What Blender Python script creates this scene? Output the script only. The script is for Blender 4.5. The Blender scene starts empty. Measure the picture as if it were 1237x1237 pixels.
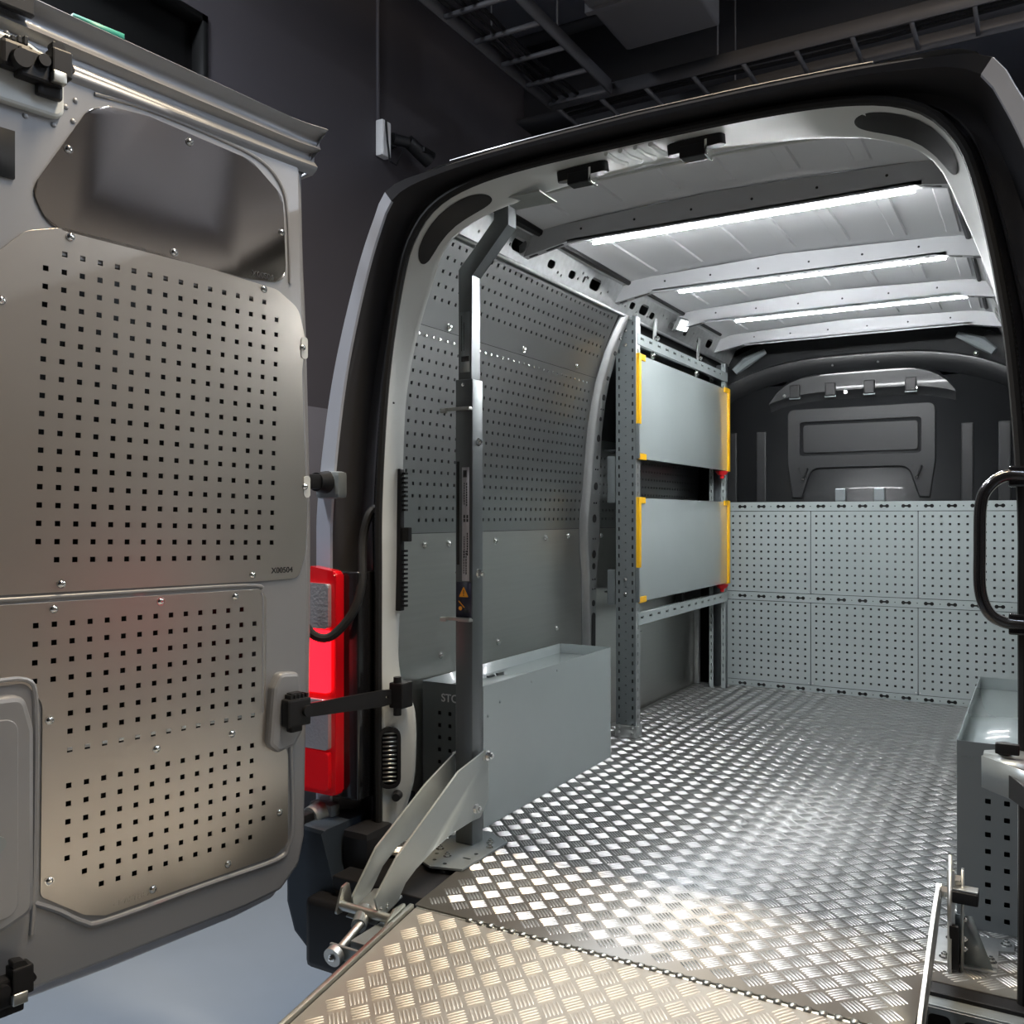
import bpy, bmesh, math, random
import numpy as np
from mathutils import Vector, Matrix
from mathutils.geometry import delaunay_2d_cdt
random.seed(4)
R = math.radians
sc = bpy.context.scene
C = sc.collection

# ------------------------------------------------------------------ camera, world, lights, exposure
cam = bpy.data.objects.new('camera', bpy.data.cameras.new('camera'))
C.objects.link(cam)
cam.location = (0, 0, .93)
cam.rotation_euler = (R(90), 0, R(30))
cam.data.sensor_width = 36
cam.data.lens = 36 * 1102 / 1237
cam.data.shift_y = 3.5 / 1237
cam.data.clip_start = .02
sc.camera = cam
w = bpy.data.worlds.new('world'); sc.world = w; w.use_nodes = True
w.node_tree.nodes['Background'].inputs[0].default_value = (.35, .38, .45, 1)
w.node_tree.nodes['Background'].inputs[1].default_value = .02
sc.view_settings.view_transform = 'Standard'
sc.view_settings.look = 'None'
sc.view_settings.gamma = 1
sc.view_settings.use_curve_mapping = False
sc.view_settings.exposure = 0
sc.cycles.use_denoising = True
sc.cycles.max_bounces = 10
sc.cycles.caustics_reflective = True

LED_STRENGTH = 255
WARM_W, COOL_W, SIDE_W = 155, 42, 150

# ------------------------------------------------------------------ materials
def mat(name, col, rough=.5, metal=0., bump=0., bdist=.002, bdetail=4, bscale=60., vary=0., vscale=4., coat=0., aniso=0., emit=None, estr=0., trans=0., stretch=None, spec=.5, rvary=0.):
    m = bpy.data.materials.new(name); m.use_nodes = True
    nt = m.node_tree; b = nt.nodes['Principled BSDF']
    b.inputs['Base Color'].default_value = (*col, 1)
    b.inputs['Roughness'].default_value = rough
    b.inputs['Metallic'].default_value = metal
    b.inputs['Coat Weight'].default_value = coat
    b.inputs['Anisotropic'].default_value = aniso
    b.inputs['Specular IOR Level'].default_value = spec
    b.inputs['Transmission Weight'].default_value = trans
    if emit:
        b.inputs['Emission Color'].default_value = (*emit, 1)
        b.inputs['Emission Strength'].default_value = estr
    if bump or vary or rvary:
        tc = nt.nodes.new('ShaderNodeTexCoord'); mp = nt.nodes.new('ShaderNodeMapping')
        nt.links.new(tc.outputs['Object'], mp.inputs[0])
        if stretch: mp.inputs['Scale'].default_value = stretch
    if bump:
        n = nt.nodes.new('ShaderNodeTexNoise'); n.inputs['Scale'].default_value = bscale; n.inputs['Detail'].default_value = bdetail
        nt.links.new(mp.outputs[0], n.inputs['Vector'])
        bp = nt.nodes.new('ShaderNodeBump'); bp.inputs['Strength'].default_value = bump; bp.inputs['Distance'].default_value = bdist
        nt.links.new(n.outputs['Fac'], bp.inputs['Height']); nt.links.new(bp.outputs[0], b.inputs['Normal'])
    if vary:
        n = nt.nodes.new('ShaderNodeTexNoise'); n.inputs['Scale'].default_value = vscale; n.inputs['Detail'].default_value = 5
        nt.links.new(mp.outputs[0], n.inputs['Vector'])
        mx = nt.nodes.new('ShaderNodeMix'); mx.data_type = 'RGBA'
        mx.inputs[6].default_value = (*[c * (1 - vary) for c in col], 1); mx.inputs[7].default_value = (*[min(1, c * (1 + vary)) for c in col], 1)
        nt.links.new(n.outputs['Fac'], mx.inputs[0]); nt.links.new(mx.outputs[2], b.inputs['Base Color'])
    if rvary:
        n = nt.nodes.new('ShaderNodeTexNoise'); n.inputs['Scale'].default_value = vscale; n.inputs['Detail'].default_value = 3
        nt.links.new(mp.outputs[0], n.inputs['Vector'])
        mr = nt.nodes.new('ShaderNodeMapRange'); mr.inputs[3].default_value = rough - rvary; mr.inputs[4].default_value = rough + rvary
        nt.links.new(n.outputs['Fac'], mr.inputs[0]); nt.links.new(mr.outputs[0], b.inputs['Roughness'])
    return m

M = {}
M['hall_wall'] = mat('hall wall paint', (.05, .045, .052), .9, vary=.12, vscale=1.2, bump=.2, bscale=20)
M['pale_wall'] = mat('pale hall wall', (.38, .35, .31), .9, vary=.1, vscale=1.5)  # unseen wall, made pale as a reflector for the door steel
M['hall_dado'] = mat('hall dado paint', (.10, .095, .108), .8, vary=.1)
M['hall_ceil'] = mat('hall ceiling paint with haze tint', (.5, .51, .58), .95, vary=.2, vscale=.8)  # bluish lift in the colour imitates haze under the ceiling
M['ground'] = mat('epoxy floor', (.40, .455, .52), .7, vary=.12, vscale=2.5, bump=.15, bscale=30)
M['black_void'] = mat('black for glazing and painted hole shade', (.004, .004, .004), .5)  # glazing black, also paints the dark inside holes and cavities
M['silver'] = mat('silver metallic paint', (.55, .58, .65), .30, .3, coat=.5)
M['door_in'] = mat('door silver paint', (.27, .275, .285), .40, .4, coat=.3)
M['jamb'] = mat('silver jamb paint darkened as shade', (.055, .055, .06), .3, .3, coat=.4)  # silver body darkened to imitate shade in the gap, lifted slightly for haze
M['primer'] = mat('light grey body paint', (.50, .52, .505), .45, .1, vary=.05, vscale=6)
M['roofpaint'] = mat('roof inner paint', (.62, .63, .65), .55, .1, vary=.06, vscale=3)
M['roofpaint_dim'] = mat('roof paint darkened against led glare', (.40, .41, .425), .5, .1, vary=.05, vscale=3)  # darker copy of the roof paint, offsets strip glare on the bows
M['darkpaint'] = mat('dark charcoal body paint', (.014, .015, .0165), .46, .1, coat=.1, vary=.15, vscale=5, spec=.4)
M['black'] = mat('black plastic', (.010, .010, .011), .45, vary=.2, spec=.3)
M['blackgloss'] = mat('black gloss', (.010, .010, .011), .18, coat=.5)
M['bumper'] = mat('blue grey bumper plastic', (.022, .030, .040), .5, spec=.35, bump=.1, bscale=300)
M['rubber'] = mat('rubber seal', (.012, .012, .012), .6, spec=.25)
M['brushed'] = mat('brushed stainless', (.60, .56, .505), .32, 1., vary=.05, vscale=1.5, rvary=.03)
M['polished'] = mat('polished stainless', (.50, .45, .40), .13, 1., bump=.6, bdist=.05, bscale=1.6, bdetail=0)
M['alu'] = mat('aluminium wall lining', (.57, .565, .54), .30, 1., vary=.08, vscale=3, bump=.06, bscale=30, stretch=(1, 1, 30), rvary=.05)
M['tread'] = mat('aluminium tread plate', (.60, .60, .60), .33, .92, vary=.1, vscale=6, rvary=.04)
M['tread_base'] = mat('tread plate with painted dark reflection', (.35, .35, .34), .52, .80, vary=.15, vscale=6, rvary=.04)  # darker copy of the plate metal, imitates dark reflections between the bars
M['tread_warm'] = mat('ramp tread plate with painted warm light', (.50, .475, .43), .50, .72, vary=.18, vscale=5, rvary=.05)  # warm lamp tone and muted glints put into the ramp plate
M['trim'] = mat('aluminium edge trim', (.42, .43, .40), .35, 1.)
M['grey'] = mat('grey powder coat', (.37, .42, .42), .25, .0, vary=.03, vscale=8, bump=.02, bscale=500, coat=.6)
M['grey_shaded'] = mat('grey coat with painted shade', (.15, .165, .17), .35, vary=.04, vscale=8)  # shaded copy of the grey coat for the unlit box ends
M['alu_perf'] = mat('perforated aluminium with painted dark reflection', (.36, .37, .365), .31, 1.)  # lining aluminium darkened to imitate its dark reflections
M['hatsteel'] = mat('pillar steel', (.36, .37, .37), .36, .85, vary=.1, vscale=20)
M['greydark'] = mat('dark grey powder coat', (.062, .07, .075), .4, vary=.06, vscale=8, bump=.05, bscale=500)
M['galv'] = mat('galvanised steel', (.55, .57, .57), .38, .85, vary=.22, vscale=40, bump=.05, bscale=80)
M['galvgrey'] = mat('grey coated channel steel', (.25, .28, .29), .35, .5, vary=.06, vscale=20)
M['post'] = mat('lift post grey with painted shade', (.15, .165, .17), .33, .6, vary=.05, vscale=15)  # grey darkened to stand in for shade on the rear face
M['armsteel'] = mat('grey arm steel', (.34, .37, .36), .36, .4, vary=.06, vscale=15)
M['zinc'] = mat('zinc plated steel', (.5, .51, .48), .36, .9, vary=.15, vscale=25, bump=.05, bscale=50)
M['chrome'] = mat('bright screw steel', (.8, .8, .78), .15, 1.)
M['yellow'] = mat('yellow plastic', (.95, .52, .01), .4)
M['red'] = mat('red plastic', (.6, .01, .015), .35)
M['redlens'] = mat('red lens', (.55, .004, .008), .15, coat=.6, emit=(1, .01, .02), estr=.08)
M['redglow'] = mat('lit red lamp', (.8, .01, .01), .2, coat=.5, emit=(1, .008, .018), estr=4.0, bump=.4, bscale=60)
M['clearlens'] = mat('clear lamp lens', (.55, .56, .58), .12, .6, coat=1., bump=1., bscale=120)
M['reflector'] = mat('red reflector', (.35, .01, .015), .25, coat=.5, bump=.5, bscale=200)
M['led'] = mat('led diffuser', (1, 1, 1), .5, emit=(.97, .985, 1.), estr=LED_STRENGTH)
M['work'] = mat('work lamp lens', (1, 1, 1), .5, emit=(.95, .97, 1.), estr=3)
M['paper'] = mat('grey label film', (.45, .44, .47), .5)
M['ink'] = mat('black print', (.02, .02, .022), .5)
M['white'] = mat('white plastic', (.75, .75, .75), .5)
M['orange'] = mat('orange print', (.95, .38, .02), .5)
M['navy'] = mat('navy print', (.02, .018, .04), .5)
M['teal'] = mat('teal tape', (.03, .25, .2), .5)
M['warmlamp'] = mat('warm tube', (1, 1, 1), .5, emit=(1, .78, .5), estr=2)
M['tyre'] = mat('tyre rubber', (.012, .012, .012), .8)
M['rim'] = mat('wheel steel', (.2, .2, .21), .4, .7)
M['traymetal'] = mat('tray steel with haze tint', (.11, .11, .12), .6, .2)  # lightened to imitate haze around the trays
M['glass'] = mat('dark cab glass', (.01, .012, .015), .05, coat=1.)

# ------------------------------------------------------------------ helpers
def link(o, parent=None):
    C.objects.link(o)
    if parent is not None: o.parent = parent
    return o
def props(o, label=None, cat=None, group=None, kind=None):
    if label: o['label'] = label
    if cat: o['category'] = cat
    if group: o['group'] = group
    if kind: o['kind'] = kind
    return o
def thing(name, label, cat, group=None):
    return props(link(bpy.data.objects.new(name, None)), label, cat, group)
def finish(me, m, angle=35):
    ms = m if isinstance(m, (list, tuple)) else [m]
    for a in ms: me.materials.append(M[a])
    me.polygons.foreach_set('use_smooth', [True] * len(me.polygons))
def mark_sharp(bm, angle):
    """sharp where the bend is strong, and where a large flat face meets a small bevel face"""
    lim = R(angle); areas = {f: f.calc_area() for f in bm.faces}
    for e in bm.edges:
        if len(e.link_faces) == 2:
            a, b = e.link_faces; g = a.normal.angle(b.normal, 0)
            x, y = areas[a], areas[b]
            if g > lim or (g > R(12) and max(x, y) > 6 * min(x, y) + 1e-9): e.smooth = False
class MB:
    def __init__(s): s.bm = bmesh.new()
    def _add(s, verts, faces):
        vs = [s.bm.verts.new(v) for v in verts]
        out = []
        for f in faces:
            try: out.append(s.bm.faces.new([vs[i] for i in f]))
            except ValueError: pass
        return vs, out
    def box(s, x0, x1, y0, y1, z0, z1, bev=0., mtx=None, seg=2):
        x0, x1 = min(x0, x1), max(x0, x1); y0, y1 = min(y0, y1), max(y0, y1); z0, z1 = min(z0, z1), max(z0, z1)
        V = [(x0, y0, z0), (x1, y0, z0), (x1, y1, z0), (x0, y1, z0), (x0, y0, z1), (x1, y0, z1), (x1, y1, z1), (x0, y1, z1)]
        if mtx is not None: V = [mtx @ Vector(v) for v in V]
        vs, fs = s._add(V, [(3, 2, 1, 0), (4, 5, 6, 7), (0, 1, 5, 4), (1, 2, 6, 5), (2, 3, 7, 6), (3, 0, 4, 7)])
        if bev: bmesh.ops.bevel(s.bm, geom=list({e for f in fs for e in f.edges}), offset=bev, segments=seg, profile=.6, affect='EDGES')
        return s
    def cyl(s, a, b, r, r2=None, n=16, cap=True):
        a, b = Vector(a), Vector(b); d = (b - a).normalized()
        u = d.orthogonal().normalized(); v = d.cross(u)
        r2 = r if r2 is None else r2
        V = [a + (u * math.cos(t) + v * math.sin(t)) * r for t in [2 * math.pi * i / n for i in range(n)]]
        V += [b + (u * math.cos(t) + v * math.sin(t)) * r2 for t in [2 * math.pi * i / n for i in range(n)]]
        F = [(i, (i + 1) % n, n + (i + 1) % n, n + i) for i in range(n)]
        if cap: F += [tuple(range(n - 1, -1, -1)), tuple(range(n, 2 * n))]
        s._add(V, F); return s
    def dome(s, c, d, r, h, n=12):
        c, d = Vector(c), Vector(d).normalized(); u = d.orthogonal().normalized(); v = d.cross(u)
        V = []; rings = [(1, 0), (.95, .45), (.7, .8), (.35, .97)]
        for k, (rr, hh) in enumerate(rings):
            V += [c + (u * math.cos(2 * math.pi * i / n) + v * math.sin(2 * math.pi * i / n)) * r * rr + d * h * hh for i in range(n)]
        F = [(k * n + i, k * n + (i + 1) % n, (k + 1) * n + (i + 1) % n, (k + 1) * n + i) for k in range(3) for i in range(n)]
        F.append(tuple(range(3 * n, 4 * n)))
        s._add(V, F); return s
    def tube(s, pts, r, n=10, cap=True, flat=1.):
        pts = [Vector(p) for p in pts]; V = []; F = []
        up = None
        for i, p in enumerate(pts):
            t = (pts[min(i + 1, len(pts) - 1)] - pts[max(i - 1, 0)]).normalized()
            if up is None: up = t.orthogonal().normalized()
            up = (up - t * up.dot(t)).normalized(); sd = t.cross(up)
            rr = r[i] if isinstance(r, (list, tuple)) else r
            V += [p + (up * math.cos(2 * math.pi * k / n) * flat + sd * math.sin(2 * math.pi * k / n)) * rr for k in range(n)]
        for i in range(len(pts) - 1):
            F += [(i * n + k, i * n + (k + 1) % n, (i + 1) * n + (k + 1) % n, (i + 1) * n + k) for k in range(n)]
        if cap: F += [tuple(range(n - 1, -1, -1)), tuple(range((len(pts) - 1) * n, len(pts) * n))]
        s._add(V, F); return s
    def prism(s, poly, fr, d0, d1, bev=0.):
        """poly in the (u, v) plane of the frame fr (4x4), from depth d0 to d1 along its third axis"""
        n = len(poly)
        V = [fr @ Vector((p[0], p[1], d0)) for p in poly] + [fr @ Vector((p[0], p[1], d1)) for p in poly]
        F = [tuple(range(n - 1, -1, -1)), tuple(range(n, 2 * n))] + [(i, (i + 1) % n, n + (i + 1) % n, n + i) for i in range(n)]
        vs, fs = s._add(V, F)
        if bev: bmesh.ops.bevel(s.bm, geom=list({e for f in fs[:2] for e in f.edges}), offset=bev, segments=2, profile=.6, affect='EDGES')
        return s
    def grid(s, P):
        """P: rows of points"""
        nr, nc = len(P), len(P[0])
        s._add([p for row in P for p in row], [(i * nc + j, i * nc + j + 1, (i + 1) * nc + j + 1, (i + 1) * nc + j) for i in range(nr - 1) for j in range(nc - 1)])
        return s
    def build(s, name, m, parent=None, angle=35, normals=True, **pr):
        if normals: bmesh.ops.recalc_face_normals(s.bm, faces=s.bm.faces)
        s.bm.normal_update(); mark_sharp(s.bm, angle)
        me = bpy.data.meshes.new(name); s.bm.to_mesh(me); s.bm.free()
        finish(me, m, angle)
        return props(link(bpy.data.objects.new(name, me), parent), **pr)

def frame(o, ex, ey, ez=None):
    ex, ey = Vector(ex).normalized(), Vector(ey).normalized()
    ez = Vector(ez) if ez is not None else ex.cross(ey)
    m = Matrix.Identity(4)
    for i, c in enumerate((ex, ey, ez)):
        for j in range(3): m[j][i] = c[j]
    for j in range(3): m[j][3] = o[j]
    return m
XZ = frame((0, 0, 0), (1, 0, 0), (0, 0, 1), (0, 1, 0))     # u=x v=z depth=y
YZ = frame((0, 0, 0), (0, 1, 0), (0, 0, 1), (1, 0, 0))     # u=y v=z depth=x
def at(m, o): 
    k = m.copy()
    for j in range(3): k[j][3] = o[j]
    return k

def rpoly(pts, r, n=6):
    """polygon with rounded corners; r a number or one per corner"""
    out = []; N = len(pts)
    for i, p in enumerate(pts):
        p = Vector(p); a = Vector(pts[i - 1]); b = Vector(pts[(i + 1) % N])
        rr = r[i] if isinstance(r, (list, tuple)) else r
        da, db = (a - p), (b - p)
        if rr <= 0: out.append(tuple(p)); continue
        ang = da.angle(db); t = min(rr / math.tan(ang / 2), da.length * .49, db.length * .49)
        p0, p1 = p + da.normalized() * t, p + db.normalized() * t
        for k in range(n + 1):
            q = k / n
            out.append(tuple(p0 * (1 - q) ** 2 + p * 2 * q * (1 - q) + p1 * q * q))
    return out
def rect(x0, y0, x1, y1): return [(x0, y0), (x1, y0), (x1, y1), (x0, y1)]
def sq(cx, cy, h, rot=0):
    c, s_ = math.cos(rot) * h, math.sin(rot) * h
    return [(cx - c + s_, cy - s_ - c), (cx + c + s_, cy + s_ - c), (cx + c - s_, cy + s_ + c), (cx - c - s_, cy - s_ + c)]
def circ(cx, cy, r, n=14): return [(cx + r * math.cos(2 * math.pi * i / n), cy + r * math.sin(2 * math.pi * i / n)) for i in range(n)]
def slot(cx, cy, hw, hh, n=6):
    r = min(hw, hh); return rpoly(rect(cx - hw, cy - hh, cx + hw, cy + hh), r * .98, n)
def bowtie(cx, cy, d=.0135, r=.0095, hb=.004):
    out = []
    for sgn in (1, -1):
        a0 = math.asin(hb / r)
        for k in range(9):
            t = (math.pi - a0) - (2 * math.pi - 2 * a0) * k / 8 if sgn > 0 else -a0 - (2 * math.pi - 2 * a0) * k / 8
            out.append((cx + sgn * d + r * math.cos(t), cy + r * math.sin(t)))
    return out
def inset_loop(pl, k):
    """move every point of a closed loop inwards by k (counter-clockwise loops)"""
    n = len(pl); out = []
    for i in range(n):
        p = Vector(pl[i]); a = Vector(pl[i - 1]); b = Vector(pl[(i + 1) % n])
        d1, d2 = (p - a).normalized(), (b - p).normalized()
        n1, n2 = Vector((-d1.y, d1.x)), Vector((-d2.y, d2.x)); m = (n1 + n2)
        m = m.normalized() if m.length > 1e-6 else n1
        out.append(tuple(p + m * k / max(.5, m.dot(n1))))
    return out
def clean_loop(pl, ccw=True):
    out = []
    for p in pl:
        if not out or (Vector(p) - Vector(out[-1])).length > 2e-5: out.append(tuple(p))
    if (Vector(out[0]) - Vector(out[-1])).length < 2e-5: out.pop()
    ar = sum(out[i - 1][0] * out[i][1] - out[i][0] * out[i - 1][1] for i in range(len(out)))
    return out if (ar > 0) == ccw else out[::-1]
def plate(name, outer, holes, fr, th, m, parent=None, bev=0., angle=20, **pr):
    """a sheet of real thickness with true holes; depth 0..th along the frame's third axis (0 = back), front edge chamfered by bev"""
    outer = clean_loop(outer); holes = [clean_loop(h, False) for h in holes]
    loops = [outer] + holes
    def fill(ls):
        V = [Vector(p) for l in ls for p in l]; F = []; k = 0
        for l in ls: F.append(list(range(k, k + len(l)))); k += len(l)
        r_ = delaunay_2d_cdt(V, [], F, 2, 1e-7)
        return r_[0], r_[2]
    b = MB()
    front = [inset_loop(outer, bev) if bev else outer] + holes
    vs, fs = fill(front)
    b._add([fr @ Vector((v.x, v.y, th)) for v in vs], fs)
    if bev < th * .8:
        vs, fs = fill(loops); b._add([fr @ Vector((v.x, v.y, 0)) for v in vs], [f[::-1] for f in fs])
    def wall(A, za, B, zb):
        n = len(A); b._add([fr @ Vector((*p, za)) for p in A] + [fr @ Vector((*p, zb)) for p in B], [(i, (i + 1) % n, n + (i + 1) % n, n + i) for i in range(n)])
    if bev:
        mid = inset_loop(outer, bev * .3)
        wall(outer, 0, outer, th - bev); wall(outer, th - bev, mid, th - bev * .3); wall(mid, th - bev * .3, front[0], th)
    else: wall(outer, 0, outer, th)
    for h in holes: wall(h, 0, h, th)
    bmesh.ops.remove_doubles(b.bm, verts=b.bm.verts, dist=1e-5)
    if fr.to_3x3().determinant() < 0: bmesh.ops.reverse_faces(b.bm, faces=b.bm.faces)
    return b.build(name, m, parent, angle, normals=False, **pr)
def screw(p, d, parent, r=.0085, h=.005, m='chrome', name='screw'):
    b = MB(); p, d = Vector(p), Vector(d).normalized()
    b.cyl(p, p + d * .0015, r * 1.25, n=14); b.dome(p + d * .0015, d, r, h, 12)
    b.cyl(p + d * (.001 + h), p + d * (.0024 + h), r * .34, n=6)
    return b.build(name, m, parent)
def hexbolt(p, d, parent, r=.01, h=.008, m='chrome', name='bolt'):
    b = MB(); p, d = Vector(p), Vector(d).normalized()
    b.cyl(p, p + d * .002, r * 1.4, n=16); b.cyl(p + d * .002, p + d * (.002 + h), r, n=6); b.cyl(p + d * (.002 + h), p + d * (.006 + h), r * .5, n=10)
    return b.build(name, m, parent)
def text(name, s_, size, fr, m, parent, th=.0006, align='LEFT', **pr):
    cu = bpy.data.curves.new(name, 'FONT'); cu.body = s_; cu.size = size; cu.extrude = th; cu.align_x = align; cu.offset = size * .012
    o = bpy.data.objects.new(name + '_c', cu); C.objects.link(o)
    dg = bpy.context.evaluated_depsgraph_get()
    me = bpy.data.meshes.new_from_object(o.evaluated_get(dg)); bpy.data.objects.remove(o)
    me.transform(fr); me.materials.clear(); me.name = name; finish(me, m)
    return props(link(bpy.data.objects.new(name, me), parent), **pr)
def catmull(P, per=8):
    out = []; P = [Vector(p) for p in P]
    for i in range(len(P) - 1):
        a, b, c, d = P[max(i - 1, 0)], P[i], P[i + 1], P[min(i + 2, len(P) - 1)]
        for k in range(per):
            t = k / per
            out.append(.5 * ((2 * b) + (c - a) * t + (2 * a - 5 * b + 4 * c - d) * t * t + (3 * b - a - 3 * c + d) * t ** 3))
    out.append(P[-1]); return out

XC = -.80          # middle plane of the van
GZ = -.60          # hall ground

# ------------------------------------------------------------------ the hall
def struct(name, b, m): return b.build(name, m, None, kind='structure')
struct('floor', MB().box(-3.3, 6, -6, 9.1, GZ - .1, GZ), 'ground')
struct('ceiling', MB().box(-3.3, 6, -6, 9.1, 4.3, 4.4), 'hall_ceil')
wl = plate('wall_left', rect(-6, GZ, 9, 4.3), [rpoly(rect(.3, 1.5, 2.81, 3.118), .01)], at(YZ, (-3.3, 0, 0)), .1, 'hall_wall', kind='structure')
win = props(link(bpy.data.objects.new('window_1', None)), kind='structure')
MB().box(-3.29, -3.27, .3, 2.81, 1.5, 3.118).build('pane', 'black_void', win)
fb = MB()
for a in (rect(.27, 1.47, .31, 3.14), rect(2.80, 1.47, 2.83, 3.14), rect(.27, 3.11, 2.83, 3.14), rect(.27, 1.47, 2.83, 1.5)):
    fb.box(-3.26, -3.19, a[0][0], a[2][0], a[0][1], a[2][1])
fb.build('window_frame', 'black_void', win)
struct('trim_1', MB().box(-3.2, -3.194, -6, 9, GZ, 1.48), 'hall_dado')
struct('wall_front', MB().box(-3.3, 6, 9, 9.1, GZ, 4.3), 'hall_wall')
struct('wall_back', MB().box(-3.3, 6, -6.1, -6, GZ, 4.3), 'hall_wall')
struct('wall_right', MB().box(3.6, 3.7, -6.1, 9.1, GZ, 4.4), 'pale_wall')

def lamp(name, loc, rot, sx, sy, energy, col, label):
    t = thing(name, label, 'lamp'); 
    L = bpy.data.lights.new(name, 'AREA'); L.shape = 'RECTANGLE'; L.size = sx; L.size_y = sy; L.energy = energy; L.color = col
    o = bpy.data.objects.new('light', L); o.location = loc; o.rotation_euler = rot; link(o, t)
    x, y, z = loc
    MB().box(x - sx / 2 - .03, x + sx / 2 + .03, y - sy / 2 - .03, y + sy / 2 + .03, z + .01, z + .07, .01).build('housing', 'white', t)
    MB().cyl((x - sx * .3, y, z + .07), (x - sx * .3, y, 4.3), .006, n=8).build('hanger', 'zinc', t)
    MB().cyl((x + sx * .3, y, z + .07), (x + sx * .3, y, 4.3), .006, n=8).build('hanger', 'zinc', t)
lamp('ceiling_lamp', (-.75, 1.74, 4.0), (0, 0, 0), 1.3, .16, WARM_W, (1, .80, .55), 'warm white tube lamp hung above the rear doors of the van')
lamp('ceiling_lamp', (.95, 1.70, 4.05), (0, 0, 0), 1.3, .2, COOL_W, (.72, .83, 1.), 'cool white tube lamp hung in the hall behind the van')

lamp('ceiling_lamp', (-2.55, .9, 4.05), (0, 0, 0), .3, 1.3, SIDE_W, (.86, .92, 1.), 'cool white tube lamp hung between the van and the dark wall')
lamp('ceiling_lamp', (3.0, 5.6, 3.9), (0, 0, 0), 1.3, .2, 260, (.80, .88, 1.), 'added unseen cool lamp beside the van front, brightens the hall ceiling')  # added lamp out of view, its bounce brightens the ceiling

def cable_tray(a, b, horiz, width, label):
    t = thing('cable_tray', label, 'cable tray')
    z = 3.4; L = b - a
    def bx(m, u0, u1, v0, v1, z0, z1):
        if horiz: m.box(u0, u1, v0, v1, z0, z1)
        else: m.box(v0, v1, u0, u1, z0, z1)
    v0 = 4.95 if horiz else -2.58
    for k in (0, 1):
        m = MB(); bx(m, a, b, v0 + k * width, v0 + k * width + .012, z, z + .08); m.build('rail', 'traymetal', t)
    n = int(L / .28)
    for i in range(n + 1):
        m = MB(); u = a + .02 + i * (L - .05) / n; bx(m, u, u + .02, v0 + .012, v0 + width, z + .005, z + .025); m.build('rung', 'traymetal', t)
    for i in range(3):
        u = a + L * (.2 + .3 * i); m = MB()
        for k in (0, 1):
            p = (u, v0 + k * width + .006) if horiz else (v0 + k * width + .006, u)
            m.cyl((*p, z + .04), (*p, 4.3), .006, n=6)
        m.build('hanger', 'traymetal', t)
    for i in range(3):
        m = MB(); vv = v0 + .06 + i * .06
        pts = [((a + L * q / 14), vv + .012 * math.sin(q * 1.3 + i), z + .045 + .004 * math.sin(q)) for q in range(15)]
        m.tube([p if horiz else (p[1], p[0], p[2]) for p in pts], .012, 6); m.build('cable', 'black', t)
    return t
cable_tray(1.5, 4.92, False, .40, 'dark ladder cable tray running above the left side of the van')
cable_tray(-2.58, 2.6, True, .34, 'dark ladder cable tray crossing high over the van roof')
t = thing('ceiling_duct', 'wide dark rectangular duct hanging under the ceiling beside the ladder tray', 'duct')
MB().box(-1.98, -1.45, -1, 4.7, 3.5, 3.85, .02).build('duct_body', 'traymetal', t)
for i in range(5):
    MB().box(-2.0, -1.43, -.6 + i * 1.2, -.56 + i * 1.2, 3.48, 3.87, .004).build('flange', 'traymetal', t)
t = thing('ceiling_beam', 'dark steel beam under the hall ceiling above the van', 'beam')
MB().box(-3.2, 6, 5.6, 5.85, 3.7, 3.72).box(-3.2, 6, 5.6, 5.85, 4.28, 4.3).box(-3.2, 6, 5.715, 5.735, 3.72, 4.28).build('web', 'traymetal', t)
t = thing('security_camera', 'small black camera on a white box high on the dark hall wall', 'camera')
MB().box(-3.2, -3.15, 4.02, 4.10, 2.93, 3.13, .01).build('junction_box', 'white', t)
MB().box(-3.2, -3.185, 4.025, 4.04, 3.13, 4.3).build('conduit', 'hall_dado', t, label='thin conduit running up to the ceiling')
MB().cyl((-3.15, 4.13, 3.05), (-3.09, 4.19, 3.04), .032, .03, 12).cyl((-3.19, 4.15, 3.05), (-3.15, 4.13, 3.05), .04, n=12).build('bracket', 'black', t)
MB().cyl((-3.10, 4.19, 3.05), (-3.06, 4.34, 2.98), .038, .042, 14).box(-3.10, -3.03, 4.25, 4.36, 3.0, 3.03, .004).build('camera_body', 'black', t)
MB().tube([(-3.15, 4.05, 3.13), (-3.13, 4.04, 3.0), (-3.13, 4.06, 2.90), (-3.13, 4.12, 2.90), (-3.12, 4.17, 2.99)], .006, 6).build('cable', 'black', t)

# ------------------------------------------------------------------ the van
van = thing('cargo_van', 'silver panel van seen through its open rear doors, lined with aluminium', 'van')
def mirror(P): return P + [(-p[0], *p[1:]) for p in reversed(P[:-1])]
half_I = catmull([(.767, -.02), (.769, .3), (.768, .75), (.766, .98), (.742, 1.30), (.692, 1.58), (.648, 1.685), (.577, 1.752), (.46, 1.788), (.28, 1.803), (0, 1.806)], 7)
half_O = catmull([(.972, -.02), (.975, .3), (.973, .77), (.967, .98), (.915, 1.30), (.835, 1.57), (.765, 1.735), (.71, 1.812), (.55, 1.832), (.30, 1.843), (0, 1.848)], 7)
half_J = catmull([(.765, 2.05, -.02), (.74, 2.06, .10), (.717, 2.07, .20), (.717, 2.07, .38), (.765, 2.06, .50), (.762, 2.07, .80), (.745, 2.07, 1.27), (.652, 2.07, 1.577), (.595, 2.075, 1.68), (.50, 2.10, 1.74), (.38, 2.15, 1.785), (.24, 2.21, 1.825), (0, 2.22, 1.838)], 6)
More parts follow.
